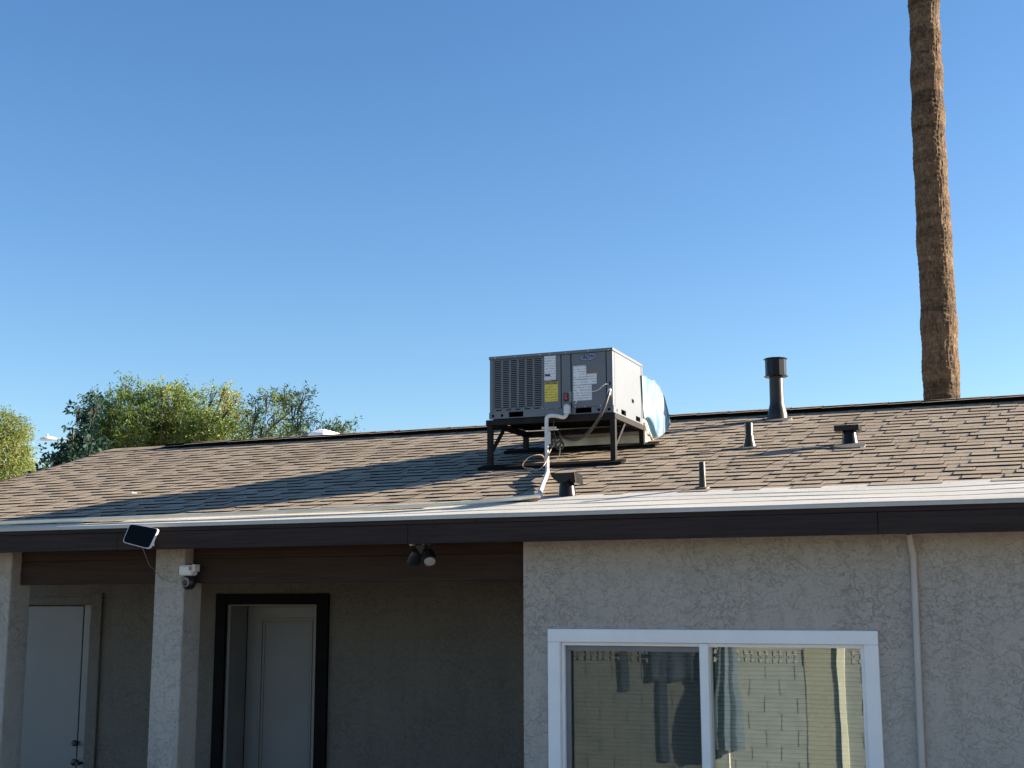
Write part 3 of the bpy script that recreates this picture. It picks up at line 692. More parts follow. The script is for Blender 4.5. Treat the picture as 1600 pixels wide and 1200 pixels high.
# top lid, side and rear panels
MB().box(UX0 - .006, UX1 + .006, UY0 - .008, UY1 + .006, UZ1 - .026, UZ1).build('lid', M['ac_grey'], ac, bevel=.004)
def side_pt(w_, v): return (UY0 + UD * w_, UZ1 - UH * v)
sd = MB(); hy0, hz0 = side_pt(.62, .715); hy1, hz1 = side_pt(.70, .655); X0, X1 = UX1 - .02, UX1
zb2, zt2 = fz(.893) + .001, UZ1 - .027
sd.box(X0, X1, UY0 + .051, hy0, zb2, zt2); sd.box(X0, X1, hy1, UY1 - .02, zb2, zt2); sd.box(X0, X1, hy0, hy1, zb2, hz0); sd.box(X0, X1, hy0, hy1, hz1, zt2)
sd.build('side_panel', M['ac_grey'], ac)
MB().box(X1 - .004, X1 + .006, UY1 - .019, UY1 + .004, UZ0 + .002, zt2).build('rear_corner_post', M['ac_grey'], ac, bevel=.002)
MB().box(UX0 - .002, UX0 + .003, UY0 + .051, UY1 - .006, zb2, zt2).build('side_panel', M['ac_grey'], ac)
# base rail with forklift slots, front and right side
def slotted(u_list, axis):
    m_ = MB(); z0_, z1_ = UZ0 + .001, fz(.893) - .001
    spans = []; last = 0
    for u0, u1, v0, v1 in u_list: spans.append((last, u0, None)); spans.append((u0, u1, (v0, v1))); last = u1
    spans.append((last, 1, None))
    for u0, u1, vv in spans:
        rr = [(z0_, z1_)] if vv is None else [(z0_, fz(vv[1])), (fz(vv[0]), z1_)]
        for a, b in rr:
            if b - a < .001: continue
            if axis == 'x': m_.box(fx(u0) - (.003 if u0 == 0 else 0), fx(u1) + (.004 if u1 == 1 else 0), UY0 - .004, UY0 + .014, a, b)
            else: m_.box(UX1 - .014, UX1 + .004, UY0 + .0142 + (UD - .0142) * u0, UY0 + .0142 + (UD - .0142) * u1, a, b)
    return m_
slotted([(.16, .28, .900, .985), (.703, .83, .900, .985)], 'x').build('base_rail', M['ac_grey'], ac)
slotted([(.23, .39, .902, .98), (.74, .90, .902, .98)], 'y').build('base_rail', M['ac_grey'], ac)
MB().box(UX0 + .01, UX1 - .02, UY0 + .03, UY1 - .01, UZ0 + .004, UZ0 + .012).build('base_pan', M['dark_hole'], ac)
for u in (.03, .105, .887, .968):
    MB().lathe((fx(u), UY0 - .0035, fz(.95)), [(0, .012), (.002, .012)], 14, (0, -1, 0)).build('knockout', M['dark_hole'], ac)
MB().lathe((UX1 + .0035, UY0 + UD * .10, fz(.95)), [(0, .011), (.002, .011)], 14, (1, 0, 0)).build('knockout', M['dark_hole'], ac)
for i, (u, v) in enumerate([(.05, .025), (.22, .025), (.42, .027), (.50, .027), (.63, .027), (.81, .025), (.97, .03), (.475, .885), (.55, .885), (.70, .885), (.78, .885), (.9, .885), (.44, .88)]):
    MB().lathe((fx(u), UY0 - (.0073 if v < .04 else -.0005), fz(v)), [(0, .0055), (.003, .0045), (.004, .002)], 10, (0, -1, 0)).build('screw', M['galv'], ac)
def sticker(nm, u0, u1, v0, v1, mt, dy=.002): return MB().box(fx(u0), fx(u1), UY0 + dy - .0015, UY0 + dy - .0003, fz(v1), fz(v0)).build(nm, M[mt], ac)
sticker('sticker', .453, .546, .055, .44, 'paper_white'); sticker('sticker', .458, .50, .345, .375, 'ink_navy', .0005); sticker('sticker', .508, .56, .442, .459, 'ink_black', .001)
sticker('sticker', .455, .562, .462, .775, 'paper_yellow'); sticker('sticker', .686, .79, .245, .452, 'paper_white')
sticker('sticker', .686, .872, .458, .545, 'paper_white'); sticker('sticker', .793, .872, .375, .456, 'paper_white'); sticker('sticker', .793, .880, .372, .385, 'ink_orange', .0005)
sticker('sticker', .686, .832, .55, .79, 'paper_white')
MB().box(UX1 + .0004, UX1 + .0014, UY0 + UD * .42, UY0 + UD * .60, fz(.205), fz(.085)).build('sticker', M['paper_faint'], ac)
def lettering(txt, x, y, z, size, mt, parent, shear=0, wx=1.0, bold=.0, align='CENTER'):
    cu = bpy.data.curves.new('lettering', 'FONT'); cu.body = txt; cu.size = size; cu.extrude = .0004; cu.align_x = align; cu.align_y = 'CENTER'; cu.shear = shear; cu.offset = bold
    tmp = bpy.data.objects.new('lettering_curve', cu); me = bpy.data.meshes.new_from_object(tmp); bpy.data.objects.remove(tmp); me.materials.clear(); me.materials.append(M[mt]); o = bpy.data.objects.new('lettering', me); COL.objects.link(o); o.location = (x, y, z); o.rotation_euler = (math.pi / 2, 0, 0); o.scale = (wx, 1, 1); attach(o, parent); return o
lettering('ENERGYGUIDE', fx(.508), UY0 - .0006, fz(.487), .022, 'ink_black', ac, bold=.0006, wx=.72)
# oval badge
bx, bz = fx(.811), fz(.118); rx, rz = UW * .075, UH * .062
ring = MB(); k = 40
for j in range(k):
    a, b = 2 * math.pi * j / k, 2 * math.pi * (j + 1) / k
    def pt(t_, s_): return (bx + rx * s_ * math.cos(t_), bz + (rz - rx * (1 - s_)) * math.sin(t_) + .08 * rx * s_ * math.cos(t_))
    p0, p1, p2, p3 = pt(a, 1), pt(b, 1), pt(b, .94), pt(a, .94)
    ring.hexa([(p0[0], UY0 + .0005, p0[1]), (p1[0], UY0 + .0005, p1[1]), (p2[0], UY0 + .0005, p2[1]), (p3[0], UY0 + .0005, p3[1]),
               (p0[0], UY0 + .0015, p0[1]), (p1[0], UY0 + .0015, p1[1]), (p2[0], UY0 + .0015, p2[1]), (p3[0], UY0 + .0015, p3[1])])
ov = MB(); ov.ring([[(bx + rx * .93 * math.cos(t_), UY0 + yq, bz + rz * .86 * math.sin(t_) + .074 * rx * math.cos(t_)) for t_ in [2 * math.pi * j / 36 for j in range(36)]] for yq in (.0012, .0019)]); ov.build('badge_plate', M['badge'], ac)
ring.build('badge_ring', M['ink_navy'], ac)
lettering('AC', bx - .028, UY0 + .0004, bz, .050, 'ink_navy', ac, .25, .85, .0016); lettering('PRO', bx + .032, UY0 + .0004, bz + .002, .034, 'ink_navy', ac, .25, .85, .0006)
# disconnect and wiring
ds = empty('switch_box', (fx(.63), UY0 - .02, fz(.72)), parent=None); bpy.data.objects.remove(ds)
MB().box(fx(.612), fx(.648), UY0 - .018, UY0 + .004, fz(.785), fz(.665)).build('switch_box', M['black'], ac, bevel=.003)
MB().lathe((fx(.634), UY0 - .018, fz(.70)), [(0, .012), (.01, .011)], 14, (0, -1, 0)).build('red_knob', M['red'], ac); MB().lathe((fx(.636), UY0 - .018, fz(.745)), [(0, .012), (.01, .011)], 14, (0, -1, 0)).build('red_knob', M['red'], ac)
MB().box(fx(.601), fx(.612), UY0 - .002, UY0 + .004, fz(.80), fz(.65)).build('switch_plate', M['ac_grey'], ac, bevel=.001); MB().box(fx(.648), fx(.672), UY0 - .004, UY0 + .002, fz(.80), fz(.64)).build('switch_plate', M['screen_grey'], ac, bevel=.001)
MB().lathe((fx(.972), UY0, fz(.555)), [(0, .013), (.008, .012)], 14, (0, -1, 0)).build('grommet', M['black'], ac)
P = [atY(953, 610, 9.95), atY(951, 616, 9.93), atY(944, 637, 9.90), atY(934, 657, 9.92), atY(919, 676, 9.98), atY(905, 686, 10.05), atY(891, 687, 10.15), atY(880, 682, 10.25), atY(873, 673, 10.35)]
tag(MB().tube(smoothpath(P, 6), .0125, 10).build('power_whip', M['hose'], smooth=True), 'black flexible conduit drooping from the corner of the rooftop unit', 'conduit')
MB().tube([atY(952.5, 608.5, 9.953), atY(951, 617, 9.933)], .016, 12).build('whip_connector', M['pvc'], ac, smooth=True)
def wire(px, mt, label, r=.0035):
    o = MB().tube(smoothpath([atY(*p) for p in px], 6), r, 6).build('loose_wire', M[mt], smooth=True); tag(o, label, 'wire'); return o
wire([(951, 600, 9.955), (944, 601, 9.93), (935, 609, 9.92), (925, 612, 9.92), (912, 614, 9.92), (905, 620, 9.92), (899, 631, 9.93)], 'wire_white', 'pale wire crossing the stickers on the unit front')
wire([(852, 722, 9.85), (848, 712, 9.82), (838, 711, 9.78), (826, 715, 9.75), (817, 725, 9.74), (820, 731, 9.74), (832, 732, 9.73), (838, 735, 9.72), (846, 731, 9.75), (853, 722, 9.84), (858, 708, 9.88), (866, 693, 9.95)], 'wire_tan', 'tan wire loop lying on the shingles left of the white pipe')
wire([(873, 652, 10.0), (866, 658, 9.95), (865, 668, 9.95), (867, 680, 9.98), (871, 690, 10.0), (875, 700, 10.0), (872, 715, 9.97), (860, 718, 9.93)], 'wire_dark', 'dark wire hanging under the unit right of the white pipe', .0026)
# drain trap coil under the unit
tr_ = empty('drain_trap', atY(868, 690, 10.4), 'small dark coiled drain trap under the rooftop unit', 'trap')
for j, (px, py, r) in enumerate(((862, 684, .035), (868, 690, .045), (872, 695, .035))):
    c = atY(px, py, 10.35); pts = [c + Vector((r * math.cos(t_), .02 * j, r * math.sin(t_))) for t_ in [2 * math.pi * i / 16 for i in range(17)]]
    MB().tube(pts, .008, 8, cap=False).build('coil', M['hose'], tr_, smooth=True)
c = atY(866, 683, 10.35); MB().lathe(c, [(-.03, .02), (.03, .02)], 12, (1, .2, 0)).build('fitting', M['pipe_dark'], tr_, smooth=True)

# plenum under and behind the unit, hood duct wrapped in plastic
duct = empty('duct_plenum', (-3.5, 11.2, 3.7), 'galvanised duct box on the roof behind the rack legs', 'duct')
X0, X1 = -4.02, -3.205
YA, YE_ = 10.93, 11.36
MB().box(X0, X1, YA, YE_, roofz(YA) - .02, roofz(YA) + .10).build('curb', M['galv'], duct, bevel=.004)
MB().box(X0 + .02, X1 - .01, YA + .012, YE_, roofz(YA) + .102, roofz(YA) + .215).build('box', M['galv'], duct, bevel=.004)
MB().box(X0 + .3, X0 + .55, YA + .003, YA + .011, roofz(YA) + .115, roofz(YA) + .165).build('seam_plate', M['galv'], duct)
MB().box(X0 - .03, X1 + .03, YA - .05, YE_ + .05, roofz(YA) - .06, roofz(YA) + .006).build('curb_flashing', M['seal'], duct)
# elbow: outline in the YZ plane, extruded in X
out_l = [(UY1 + .004, 4.10), (10.95, 4.125), (11.12, 4.10), (11.28, 4.03), (11.42, 3.91), (11.52, 3.80), (11.55, 3.69), (11.20, 3.62), (11.06, 3.70), (10.96, 3.76), (UY1 + .004, 3.76)]
m_ = MB(); m_.ring([[(X, y, z) for y, z in out_l] for X in (-3.98, -3.19)]); m_.build('elbow', M['galv'], duct)
# plastic sheeting: displaced shell over the elbow
film = empty('plastic_sheet', (-3.5, 11.3, 3.9), 'pale blue plastic sheet taped over the duct behind the unit', 'plastic sheet')
hood_px = [(1004, 587), (1010, 588), (1019, 592), (1027, 599), (1033, 608), (1038, 620), (1042, 635), (1045, 648), (1047, 658), (1046, 665)]
arc = [atX(x, y, -3.15) for x, y in hood_px]
import mathutils.noise as mn
m_ = MB(); rows_ = []
NX = 14
fine = smoothpath(arc, 4)
ctr = Vector((-3.15, 11.05, 3.72))
for i, p in enumerate(fine):
    r_ = []
    for j in range(NX + 1):
        X = -3.15 - .86 * j / NX; q = Vector((X, p.y, p.z)); n_ = mn.noise(q * 5) * .012 + mn.noise(q * 15) * .003
        d_ = (Vector((0, p.y, p.z)) - Vector((0, ctr.y, ctr.z))).normalized(); r_.append(q + d_ * n_)
    rows_.append(r_)
n0 = 0
for r_ in rows_: m_.v += [tuple(q) for q in r_]
for i in range(len(rows_) - 1):
    for j in range(NX):
        a = i * (NX + 1) + j; m_.f.append((a, a + 1, a + NX + 2, a + NX + 1))
o = m_.build('top_film', M['film'], film, smooth=True); so_ = o.modifiers.new('solid', 'SOLIDIFY'); so_.thickness = .003
# side skirt of film: inner edge down to px outline
inner_px = [(1005, 655), (1009, 652), (1013, 653), (1016, 657), (1019, 664), (1021, 671), (1024, 678), (1026, 684), (1034, 679), (1046, 667)]
inn = smoothpath([atX(x, y, -3.165) for x, y in inner_px], 4)
m_ = MB(); K = 10
for i in range(len(fine)):
    a, b = fine[i], inn[i]
    for j in range(K + 1):
        q = a.lerp(b, j / K); q.x = -3.155 + mn.noise(q * 6) * .008 * min(1, j); m_.v.append(tuple(q))
for i in range(len(fine) - 1):
    for j in range(K):
        a = i * (K + 1) + j; m_.f.append((a, a + 1, a + K + 2, a + K + 1))
o = m_.build('side_film', M['film'], film, smooth=True); so_ = o.modifiers.new('solid', 'SOLIDIFY'); so_.thickness = .003
def patch(nm, px, mt, X):
    pts = [atX(x, y, X) for x, y in px]; c = sum(pts, Vector()) / len(pts); m_ = MB(); n = len(pts)
    A = [Vector((X + mn.noise(p * 13) * .0005, p.y, p.z)) for p in pts]
    m_.ring([[p - Vector((.0006, 0, 0)) for p in A], A]); m_.build(nm, M[mt], film)

# white cooler cover beyond the ridge
wc = empty('cooler_cover', (-8.05, 13.6, 3.7), 'white domed rooftop cover peeking above the ridge before the trees', 'roof cover')
a = atY(480, 683, 13.6); b = atY(498, 683, 13.6); c = atY(520, 683, 13.6); zz = roofz(YR) - .36; a.z += .012; c.z += .012
MB().box(a.x, b.x, 13.5, 13.9, zz, a.z + .03).build('grey_box', M['ac_side'], wc, bevel=.01)
m_ = MB(); m_.ring([[(b.x - .04, 13.4, zz), (c.x, 13.4, zz), (c.x, 13.95, zz), (b.x - .04, 13.95, zz)], [(b.x - .04, 13.4, c.z + .03), (c.x, 13.4, c.z + .005), (c.x, 13.95, c.z), (b.x - .04, 13.95, c.z + .03)],
     [(b.x + .05, 13.5, c.z + .085), (b.x + .15, 13.5, c.z + .075), (b.x + .15, 13.85, c.z + .07), (b.x + .05, 13.85, c.z + .08)]])
m_.build('white_dome', M['vinyl'], wc, bevel=.02)

# scraps on the roof
c = onroof(209, 771, .014); m_ = MB(); m_.ring([[c + Vector(v) for v in ((-.018, -.03, 0), (.012, -.04, 0), (.024, .02, .004), (-.012, .04, .004))], [c + Vector(v) for v in ((-.012, -.02, .008), (.006, -.03, .01), (.016, .01, .008), (-.006, .03, .007))]])
tag(m_.build('litter', M['white_plastic']), 'small white scrap of litter lying on the left shingles', 'litter')

# ================================================================= PALM
def P3(px, py, dist): return CAM + ray(px, py) * dist
palm = empty('palm_tree', (0, 0, 0), 'tall bare palm trunk rising behind the right end of roof', 'palm tree')
D = 26
cl = [(1472, 632, 56), (1471, 600, 55), (1469, 560, 54), (1467, 500, 54.5), (1464, 440, 53), (1460, 380, 53), (1458, 330, 52.5), (1455, 280, 50), (1452, 230, 49.5), (1450, 180, 48), (1448, 120, 46.5), (1446, 60, 45), (1443.5, 0, 44), (1441, -60, 43)]
cpts = [P3(x, y, D) for x, y, _ in cl]
base = cpts[0]; yb_ = base.y
cpts = [Vector((P3(x, y, D) * (1.0)).to_tuple()) for x, y, _ in cl]
for i, (x, y, _) in enumerate(cl): cpts[i] = atY(x, y, yb_)
rads = [wd / 2 * (c - CAM).dot(fw) / FOC for c, (_, _, wd) in zip(cpts, cl)]
top = cpts[-1] + (cpts[-1] - cpts[-2]).normalized() * 3.0
C_ = [Vector((base.x + .05, yb_, -.1)), Vector((base.x + .03, yb_, base.z * .5))] + cpts + [top]; Rr = [rads[0] * 1.25, rads[0] * 1.05] + rads + [rads[-1] * .92]
palm.location = (base.x, yb_, 0)
zs = [c.z for c in C_]
NZ, NA = 1100, 72; zz_ = np.linspace(-.1, top.z, NZ); cx = np.interp(zz_, zs, [c.x for c in C_]); rr_ = np.interp(zz_, zs, Rr)
V = []; rn = random.Random(3)
bul = np.zeros(NZ)
z = 0
while z < top.z:
    h = rn.uniform(.5, 1.1); am = rn.uniform(.2, 1.0); bul += .036 * am * np.exp(-((zz_ - z - h / 2) / (h * .33)) ** 2); z += h
for i in range(NZ):
    for j in range(NA):
        a = 2 * math.pi * j / NA; z = float(zz_[i]); ca, sa = math.cos(a), math.sin(a)
        q = Vector((ca * 1.0, sa * 1.0, z * .9)); n1 = mn.fractal(Vector((ca * 4.5, sa * 4.5, z * 2.6)), .8, 2.1, 4)
        n2 = mn.noise(Vector((ca * 13, sa * 13, z * 5.5)))
        stp = ((z * 9 + 1.2 * mn.noise(Vector((ca * 2, sa * 2, z * 1.5)))) % 1.0)
        r = rr_[i] * .95 + bul[i] + .009 * n1 + .010 * n2 + .010 * stp
        V.append((cx[i] + ca * r - base.x, sa * r, z))
F = [(i * NA + j, i * NA + (j + 1) % NA, (i + 1) * NA + (j + 1) % NA, (i + 1) * NA + j) for i in range(NZ - 1) for j in range(NA)]
me = bpy.data.meshes.new('trunk'); me.from_pydata(V, [], F); me.materials.append(M['palm']); o = bpy.data.objects.new('trunk', me); COL.objects.link(o); o.parent = palm
rn = random.Random(5)
fm = MB(); tp_ = top - Vector((base.x, yb_, 0))
for k in range(34):
    a = rn.uniform(0, 6.28); el = rn.uniform(-.5, 1.2); L = rn.uniform(1.6, 2.2); d_ = Vector((math.cos(a) * math.cos(el), math.sin(a) * math.cos(el), math.sin(el)))
    e_ = tp_ + d_ * L * .5; sid = d_.cross(Vector((0, 0, 1))).normalized(); u_ = sid.cross(d_)
    fm.bar(tp_, e_, .03)
    for j in range(26):
        t_ = (j / 25 - .5) * 3.6; dd = (d_ * math.cos(t_) + sid * math.sin(t_)); q = e_ + dd * L * .5 * rn.uniform(.8, 1.05) + Vector((0, 0, -.12)); wv = dd.cross(u_) * .028; md = e_.lerp(q, .55)
        fm.quad(e_, md + wv, q, md - wv)
o = fm.build('crown', M['frond'], None); o.parent = palm

# ================================================================= TREES
def leaves(name, mat, clumps, leaf, parent, seed, twig=(.35, .8), per=14, droop=.25, wid=.32):
    """clumps: (centre, (rx,ry,rz), twigs, tint)"""
    r = np.random.RandomState(seed); VV = []; TT = []
    for c, R_, nt_, tint in clumps:
        c = np.array(c); R_ = np.array(R_)
        u = r.normal(size=(nt_, 3)); u /= np.linalg.norm(u, axis=1)[:, None]; rad_ = r.uniform(.25, 1.0, nt_) ** .6
        st = c + u * R_ * rad_[:, None]
        d_ = u * .8 + r.normal(size=(nt_, 3)) * .45; d_[:, 2] += .15; d_ /= np.linalg.norm(d_, axis=1)[:, None]
        ln_ = r.uniform(*twig, nt_)
        tt = np.clip(tint + r.normal(size=nt_) * .16, 0, 1)
        s_ = (np.arange(per) + .5) / per
        pos = st[:, None, :] + d_[:, None, :] * (ln_[:, None] * s_[None])[:, :, None]; pos[:, :, 2] -= droop * (ln_[:, None] * s_[None] ** 2)
        n = nt_ * per; pos = pos.reshape(n, 3) + r.normal(size=(n, 3)) * .02; dd = np.repeat(d_, per, 0)
        ld = dd * .5 + r.normal(size=(n, 3)) * .75; ld[:, 2] -= droop; ld /= np.linalg.norm(ld, axis=1)[:, None]
        sd_ = np.cross(ld, r.normal(size=(n, 3))); sd_ /= np.linalg.norm(sd_, axis=1)[:, None] + 1e-6
        L = leaf * r.uniform(.6, 1.25, n)[:, None]
        q = np.stack([pos, pos + ld * L * .5 + sd_ * L * wid * .5, pos + ld * L, pos + ld * L * .5 - sd_ * L * wid * .5], 1)
        VV.append(q.reshape(-1, 3)); TT.append(np.repeat(np.clip(np.repeat(tt, per) + r.normal(size=n) * .1, 0, 1), 4))
    Vn = np.concatenate(VV); Tn = np.concatenate(TT); nq = len(Vn) // 4
    off = np.array(parent.location); Vn = Vn - off
    me = bpy.data.meshes.new(name); me.vertices.add(len(Vn)); me.vertices.foreach_set('co', Vn.ravel()); me.loops.add(nq * 4); me.loops.foreach_set('vertex_index', np.arange(nq * 4))
    me.polygons.add(nq); me.polygons.foreach_set('loop_start', np.arange(nq) * 4); me.update(calc_edges=True)
    at = me.attributes.new('tint', 'FLOAT', 'POINT'); at.data.foreach_set('value', Tn.astype(np.float32)); me.materials.append(mat)
    o = bpy.data.objects.new(name, me); COL.objects.link(o); o.parent = parent; return o
def tree(label, mat, px_clumps, dist, leaf, seed, trunk_px, kind='tree', twigs=(.35, .8), per=14, dens=1.0, tr_r=.16, limbs=None, wid=.32, lr=1.0, group='trees beyond the roof'):
    rr = random.Random(seed); b = P3(trunk_px[0], trunk_px[1], dist); base = Vector((b.x, b.y, 0)); e = empty(kind, base, label, 'tree', group)
    cl = []
    for (px, py, rpx, tint) in px_clumps:
        c = P3(px, py, dist + rr.uniform(-.9, .9)); r = rpx * dist / FOC
        cl.append((c, (r, r * 1.1, r * .85), int(dens * 190 * (r / .5) ** 2), tint))
    leaves('foliage', mat, cl, leaf, e, seed, twigs, per, wid=wid)
    m_ = MB(); fork = Vector((base.x, base.y, max(1.2, b.z * .55)))
    m_.tube([(0, 0, 0), (.05, .02, fork.z * .5), (0, 0, fork.z)], [tr_r, tr_r * .85, tr_r * .75], 10); m_.build('trunk', M['bark'], None).parent = e
    m_ = MB()
    for c, R_, n, t_ in cl:
        c = c - base; f0 = Vector((0, 0, fork.z)); mid = f0.lerp(c, .5) + Vector((rr.uniform(-.2, .2), rr.uniform(-.2, .2), .15)); 
        m_.tube(smoothpath([f0, mid, c], 3), [tr_r * .18 * lr * (1 - .15 * k) for k in range(7)], 6)
        for k in range(5):
            q = c + Vector((rr.uniform(-1, 1) * R_[0], rr.uniform(-1, 1) * R_[1], rr.uniform(-.3, 1) * R_[2])) * .9; m_.tube([c.lerp(mid, .2), c.lerp(q, .5) + Vector((0, 0, .03)), q], [.010, .007, .003], 5)
    m_.build('limbs', M['bark'], None).parent = e
    if limbs:
        m_ = MB()
        for path, r0 in limbs:
            pts = smoothpath([P3(x, y, dist) - base for x, y in path], 4); m_.tube(pts, [r0 * (1 - .75 * k / len(pts)) for k in range(len(pts))], 7)
        m_.build('branch', M['bark'], None).parent = e
    return e
tree('yellow green feathery tree at the left edge of the photo', M['leaf_yellow'],
     [(0, 668, 34, .35), (20, 672, 22, .45), (27, 680, 18, .6), (2, 705, 34, .6), (26, 714, 22, .55), (-40, 690, 50, .4), (36, 740, 22, .5), (10, 745, 40, .7), (38, 702, 10, .5), (-40, 750, 50, .6), (30, 770, 40, .5)],
     30, .065, 11, (-20, 760), twigs=(.10, .34), dens=1.5, wid=.3)
tree('large olive green tree above the left half of the roof', M['leaf_main'],
     [(158, 648, 24, .12), (150, 670, 24, .1), (182, 630, 20, .35), (180, 665, 30, .25), (205, 642, 26, .4), (235, 630, 24, .5), (268, 626, 24, .55), (298, 634, 24, .55), (240, 660, 34, .5), (285, 660, 34, .6),
      (215, 695, 32, .55), (265, 700, 34, .65), (310, 695, 32, .6), (325, 662, 24, .55), (160, 700, 24, .3), (350, 648, 20, .7), (362, 632, 14, .9), (372, 656, 20, .65), (350, 688, 30, .6), (388, 690, 18, .5), (200, 608, 13, .45), (222, 612, 12, .5), (275, 609, 13, .6), (255, 608, 10, .6),
      (195, 680, 30, .45), (240, 680, 30, .55), (280, 685, 32, .6), (320, 680, 28, .6), (340, 705, 30, .6), (170, 690, 24, .25), (150, 622, 8, .2), (138, 640, 9, .1), (352, 610, 6, .95), (358, 618, 9, .9), (335, 615, 10, .6)],
     26, .072, 12, (240, 740), twigs=(.12, .36), dens=1.6, wid=.30)
tree('sparse leafy tree with bare branches showing right of the large tree', M['leaf_main'],
     [(400, 640, 15, .25), (418, 622, 15, .4), (432, 652, 14, .4), (445, 618, 15, .2), (462, 635, 17, .65), (475, 622, 11, .6), (470, 655, 14, .5), (410, 670, 14, .2), (440, 680, 20, .45), (465, 685, 20, .6), (405, 695, 20, .3), (495, 672, 16, .5), (520, 675, 12, .7), (540, 668, 15, .4), (548, 680, 11, .5), (395, 660, 10, .3)],
     25, .078, 13, (410, 720), twigs=(.14, .36), dens=1.15, wid=.26, tr_r=.1,
     limbs=[([(405, 705), (416, 680), (424, 668), (440, 655), (455, 642), (460, 632)], .03), ([(424, 668), (418, 660), (426, 650), (436, 642), (437, 628)], .016), ([(440, 655), (452, 655), (478, 650), (492, 645), (500, 647)], .010), ([(392, 690), (392, 670), (393, 645), (396, 625)], .012)])
tree('small dark blue green leafy tree between street lamp and large tree', M['leaf_dark'],
     [(114, 672, 5, .2), (108, 692, 7, .5), (118, 700, 16, .4), (125, 680, 14, .1), (135, 665, 10, .0), (140, 695, 18, .1), (90, 712, 18, .3), (120, 722, 22, .2), (145, 640, 12, .1), (152, 625, 8, .1), (122, 640, 7, .1), (86, 712, 7, .2), (78, 732, 16, .4)],
     23, .11, 14, (118, 760), twigs=(.08, .24), dens=.85, per=9, wid=.5, tr_r=.03, lr=.6)

# street lamp far off
D = 42; c = P3(75, 686, D); pole = P3(124, 690, D)
lamp = empty('street_lamp', (pole.x, pole.y, 0), 'white cobra head street lamp between the two left trees', 'street lamp')
axd = (P3(90, 687, D) - P3(62, 688, D)); Lh = axd.length; axd.normalize()
prof = [(0, .02), (.05, .09), (.2, .125), (.4, .12), (.5, .07), (.58, .035)]
m_ = MB(); rings = []
for h, r in prof:
    ce = P3(62, 687.5, D) + axd * (h / .58 * Lh)
    sdv = Vector((axd.y, -axd.x, 0)).normalized()
    rings.append([ce + sdv * r * 1.2 * math.cos(t_) + Vector((0, 0, 1)) * (r * .85 if math.sin(t_) > 0 else r * .25) * math.sin(t_) for t_ in [2 * math.pi * j / 16 for j in range(16)]])
m_.ring(rings); m_.build('lamp_head', M['vinyl'], lamp, smooth=True)
MB().lathe(P3(74, 681, D) - Vector((0, 0, .02)), [(-.06, .04), (.06, .04), (.075, .02)], 12).build('photocell', M['white_plastic'], lamp, smooth=True)
MB().tube([P3(89, 686.5, D), P3(105, 686, D), P3(124, 690, D)], .035, 10).build('arm', M['vinyl'], lamp, smooth=True)
MB().tube([(pole.x, pole.y, 0), (pole.x, pole.y, pole.z + .05)], [.11, .07], 14).build('pole', M['galv'], lamp, smooth=True)

# ================================================================= BLOCK FENCE BEHIND THE VIEWER (seen mirrored in the window)
fence = empty('block_fence', (-4, -.75, 0), 'pale block fence topped by pierced blocks, mirrored in the window glass', 'fence')
BW, BH = .41, .2; FX0, FX1 = -8.4, .8; FZT = 1.60
bk = MB().box(.006, BW - .006, 0, .15, .0004, BH - .0004); bm_ = bk.build('block', M['block'], fence); bmesh_ = bm_.data
bpy.data.objects.remove(bm_)
nb = int((FX1 - FX0) / BW); nrow = 7
for r in range(nrow):
    z = FZT - BH * 2 - r * BH
    for i in range(nb):
        o = bpy.data.objects.new('block', bmesh_); COL.objects.link(o); o.location = (FX0 + i * BW + (BW / 2 if r % 2 else 0), -.80 + rnd.uniform(-.003, .003), z); attach(o, fence)
pb = MB(); s_ = .2
for (a, b, c_, d) in ((0, .2, 0, .025), (0, .2, .175, .2), (0, .025, .025, .175), (.175, .2, .025, .175), (.085, .115, .025, .06), (.085, .115, .14, .175), (.025, .06, .085, .115), (.14, .175, .085, .115), (.07, .13, .07, .13)): pb.box(a + .001, b - .001, 0, .13, c_ + .001, d - .001)
pbo = pb.build('pierced_block', M['block'], fence); pm = pbo.data; bpy.data.objects.remove(pbo)
for i in range(int((FX1 - FX0) / .2)):
    o = bpy.data.objects.new('pierced_block', pm); COL.objects.link(o); o.location = (FX0 + i * .2, -.79, FZT - BH); attach(o, fence)
MB().box(FX0, FX1 + .2, -.785, -.672, 0, FZT - BH - .002).build('mortar', M['joint'], fence)
MB().box(-2.95, -2.55, -.85, -.64, 0, 1.72).build('pilaster', M['stucco_dim'], fence, bevel=.01)
MB().box(-2.52, -2.44, -.70, -.60, 0, 1.72).build('white_post', M['post'], fence)

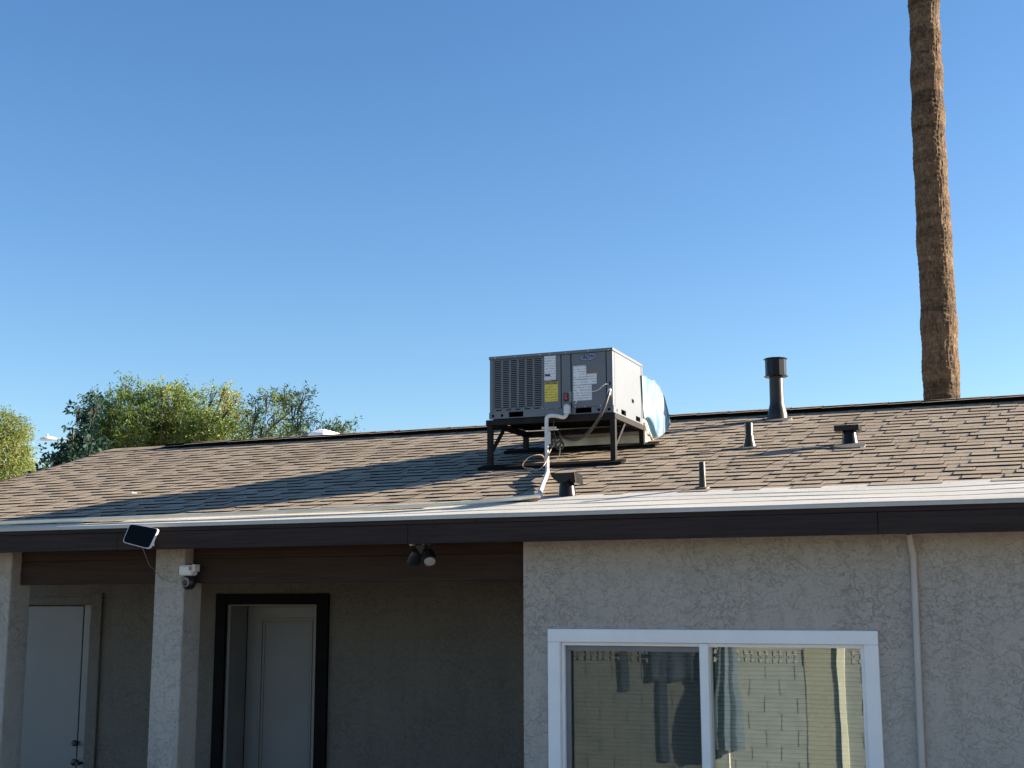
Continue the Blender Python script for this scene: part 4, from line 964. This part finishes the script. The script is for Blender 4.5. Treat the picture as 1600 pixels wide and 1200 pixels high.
def mirrored(px, py, Y=-.62):       # the spot behind the viewer that shows at this place in the window glass
    p = atY(px, py, 2 * 8.262 - Y); return Vector((p.x, Y, p.z))
M['stand_in_navy'] = mottled('stand_in_navy', (.018, .028, .045), (.03, .045, .07), 5, .8, bump=.3, bd=.02)  # navy of the added sheet and umbrella that darken the window reflection
a = mirrored(1012, 1016, -.55); b = mirrored(1086, 1063, -.55)  # added sheet, shaped like a dark shadow in the window reflection
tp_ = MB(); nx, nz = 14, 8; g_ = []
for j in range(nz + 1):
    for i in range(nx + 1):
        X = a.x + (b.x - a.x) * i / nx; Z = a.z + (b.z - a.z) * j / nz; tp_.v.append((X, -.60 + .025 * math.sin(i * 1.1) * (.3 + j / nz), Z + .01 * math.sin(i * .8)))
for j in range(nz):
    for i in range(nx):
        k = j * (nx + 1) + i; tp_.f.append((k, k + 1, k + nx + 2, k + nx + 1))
e = empty('shade_sheet', (a.x, -.6, b.z), 'added dark blue sheet standing for shadow on the fence, mirrored in the left pane', 'shade_sheet')
o = tp_.build('cloth', M['stand_in_navy'], e, smooth=True); q = o.modifiers.new('solid', 'SOLIDIFY'); q.thickness = .008
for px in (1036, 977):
    p0 = mirrored(px, 1016, -.6); p1 = mirrored(px, 1190 if px > 1000 else 1078, -.6); MB().box(p0.x - .055, p0.x + .055, -.625, -.605, p1.z, p0.z).build('shade_strip', M['stand_in_navy'], e)  # added strips carrying on the same shadow shape
c = mirrored(1134, 1010, -.45)  # invented umbrella, out of view, added for a dark band in the reflection
e = empty('added_umbrella', (c.x, -.45, 0), 'added closed umbrella making the dark band mirrored in the right window pane', 'umbrella')
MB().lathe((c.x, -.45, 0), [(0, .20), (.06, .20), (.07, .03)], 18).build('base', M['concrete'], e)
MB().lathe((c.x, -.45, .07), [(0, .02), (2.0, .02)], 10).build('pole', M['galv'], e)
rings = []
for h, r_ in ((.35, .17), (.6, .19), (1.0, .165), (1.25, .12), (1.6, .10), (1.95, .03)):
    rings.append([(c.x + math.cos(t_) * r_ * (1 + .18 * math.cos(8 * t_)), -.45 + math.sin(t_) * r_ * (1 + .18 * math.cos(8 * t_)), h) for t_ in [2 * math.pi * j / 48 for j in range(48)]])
MB().ring(rings).build('canopy', M['stand_in_navy'], e, smooth=True)
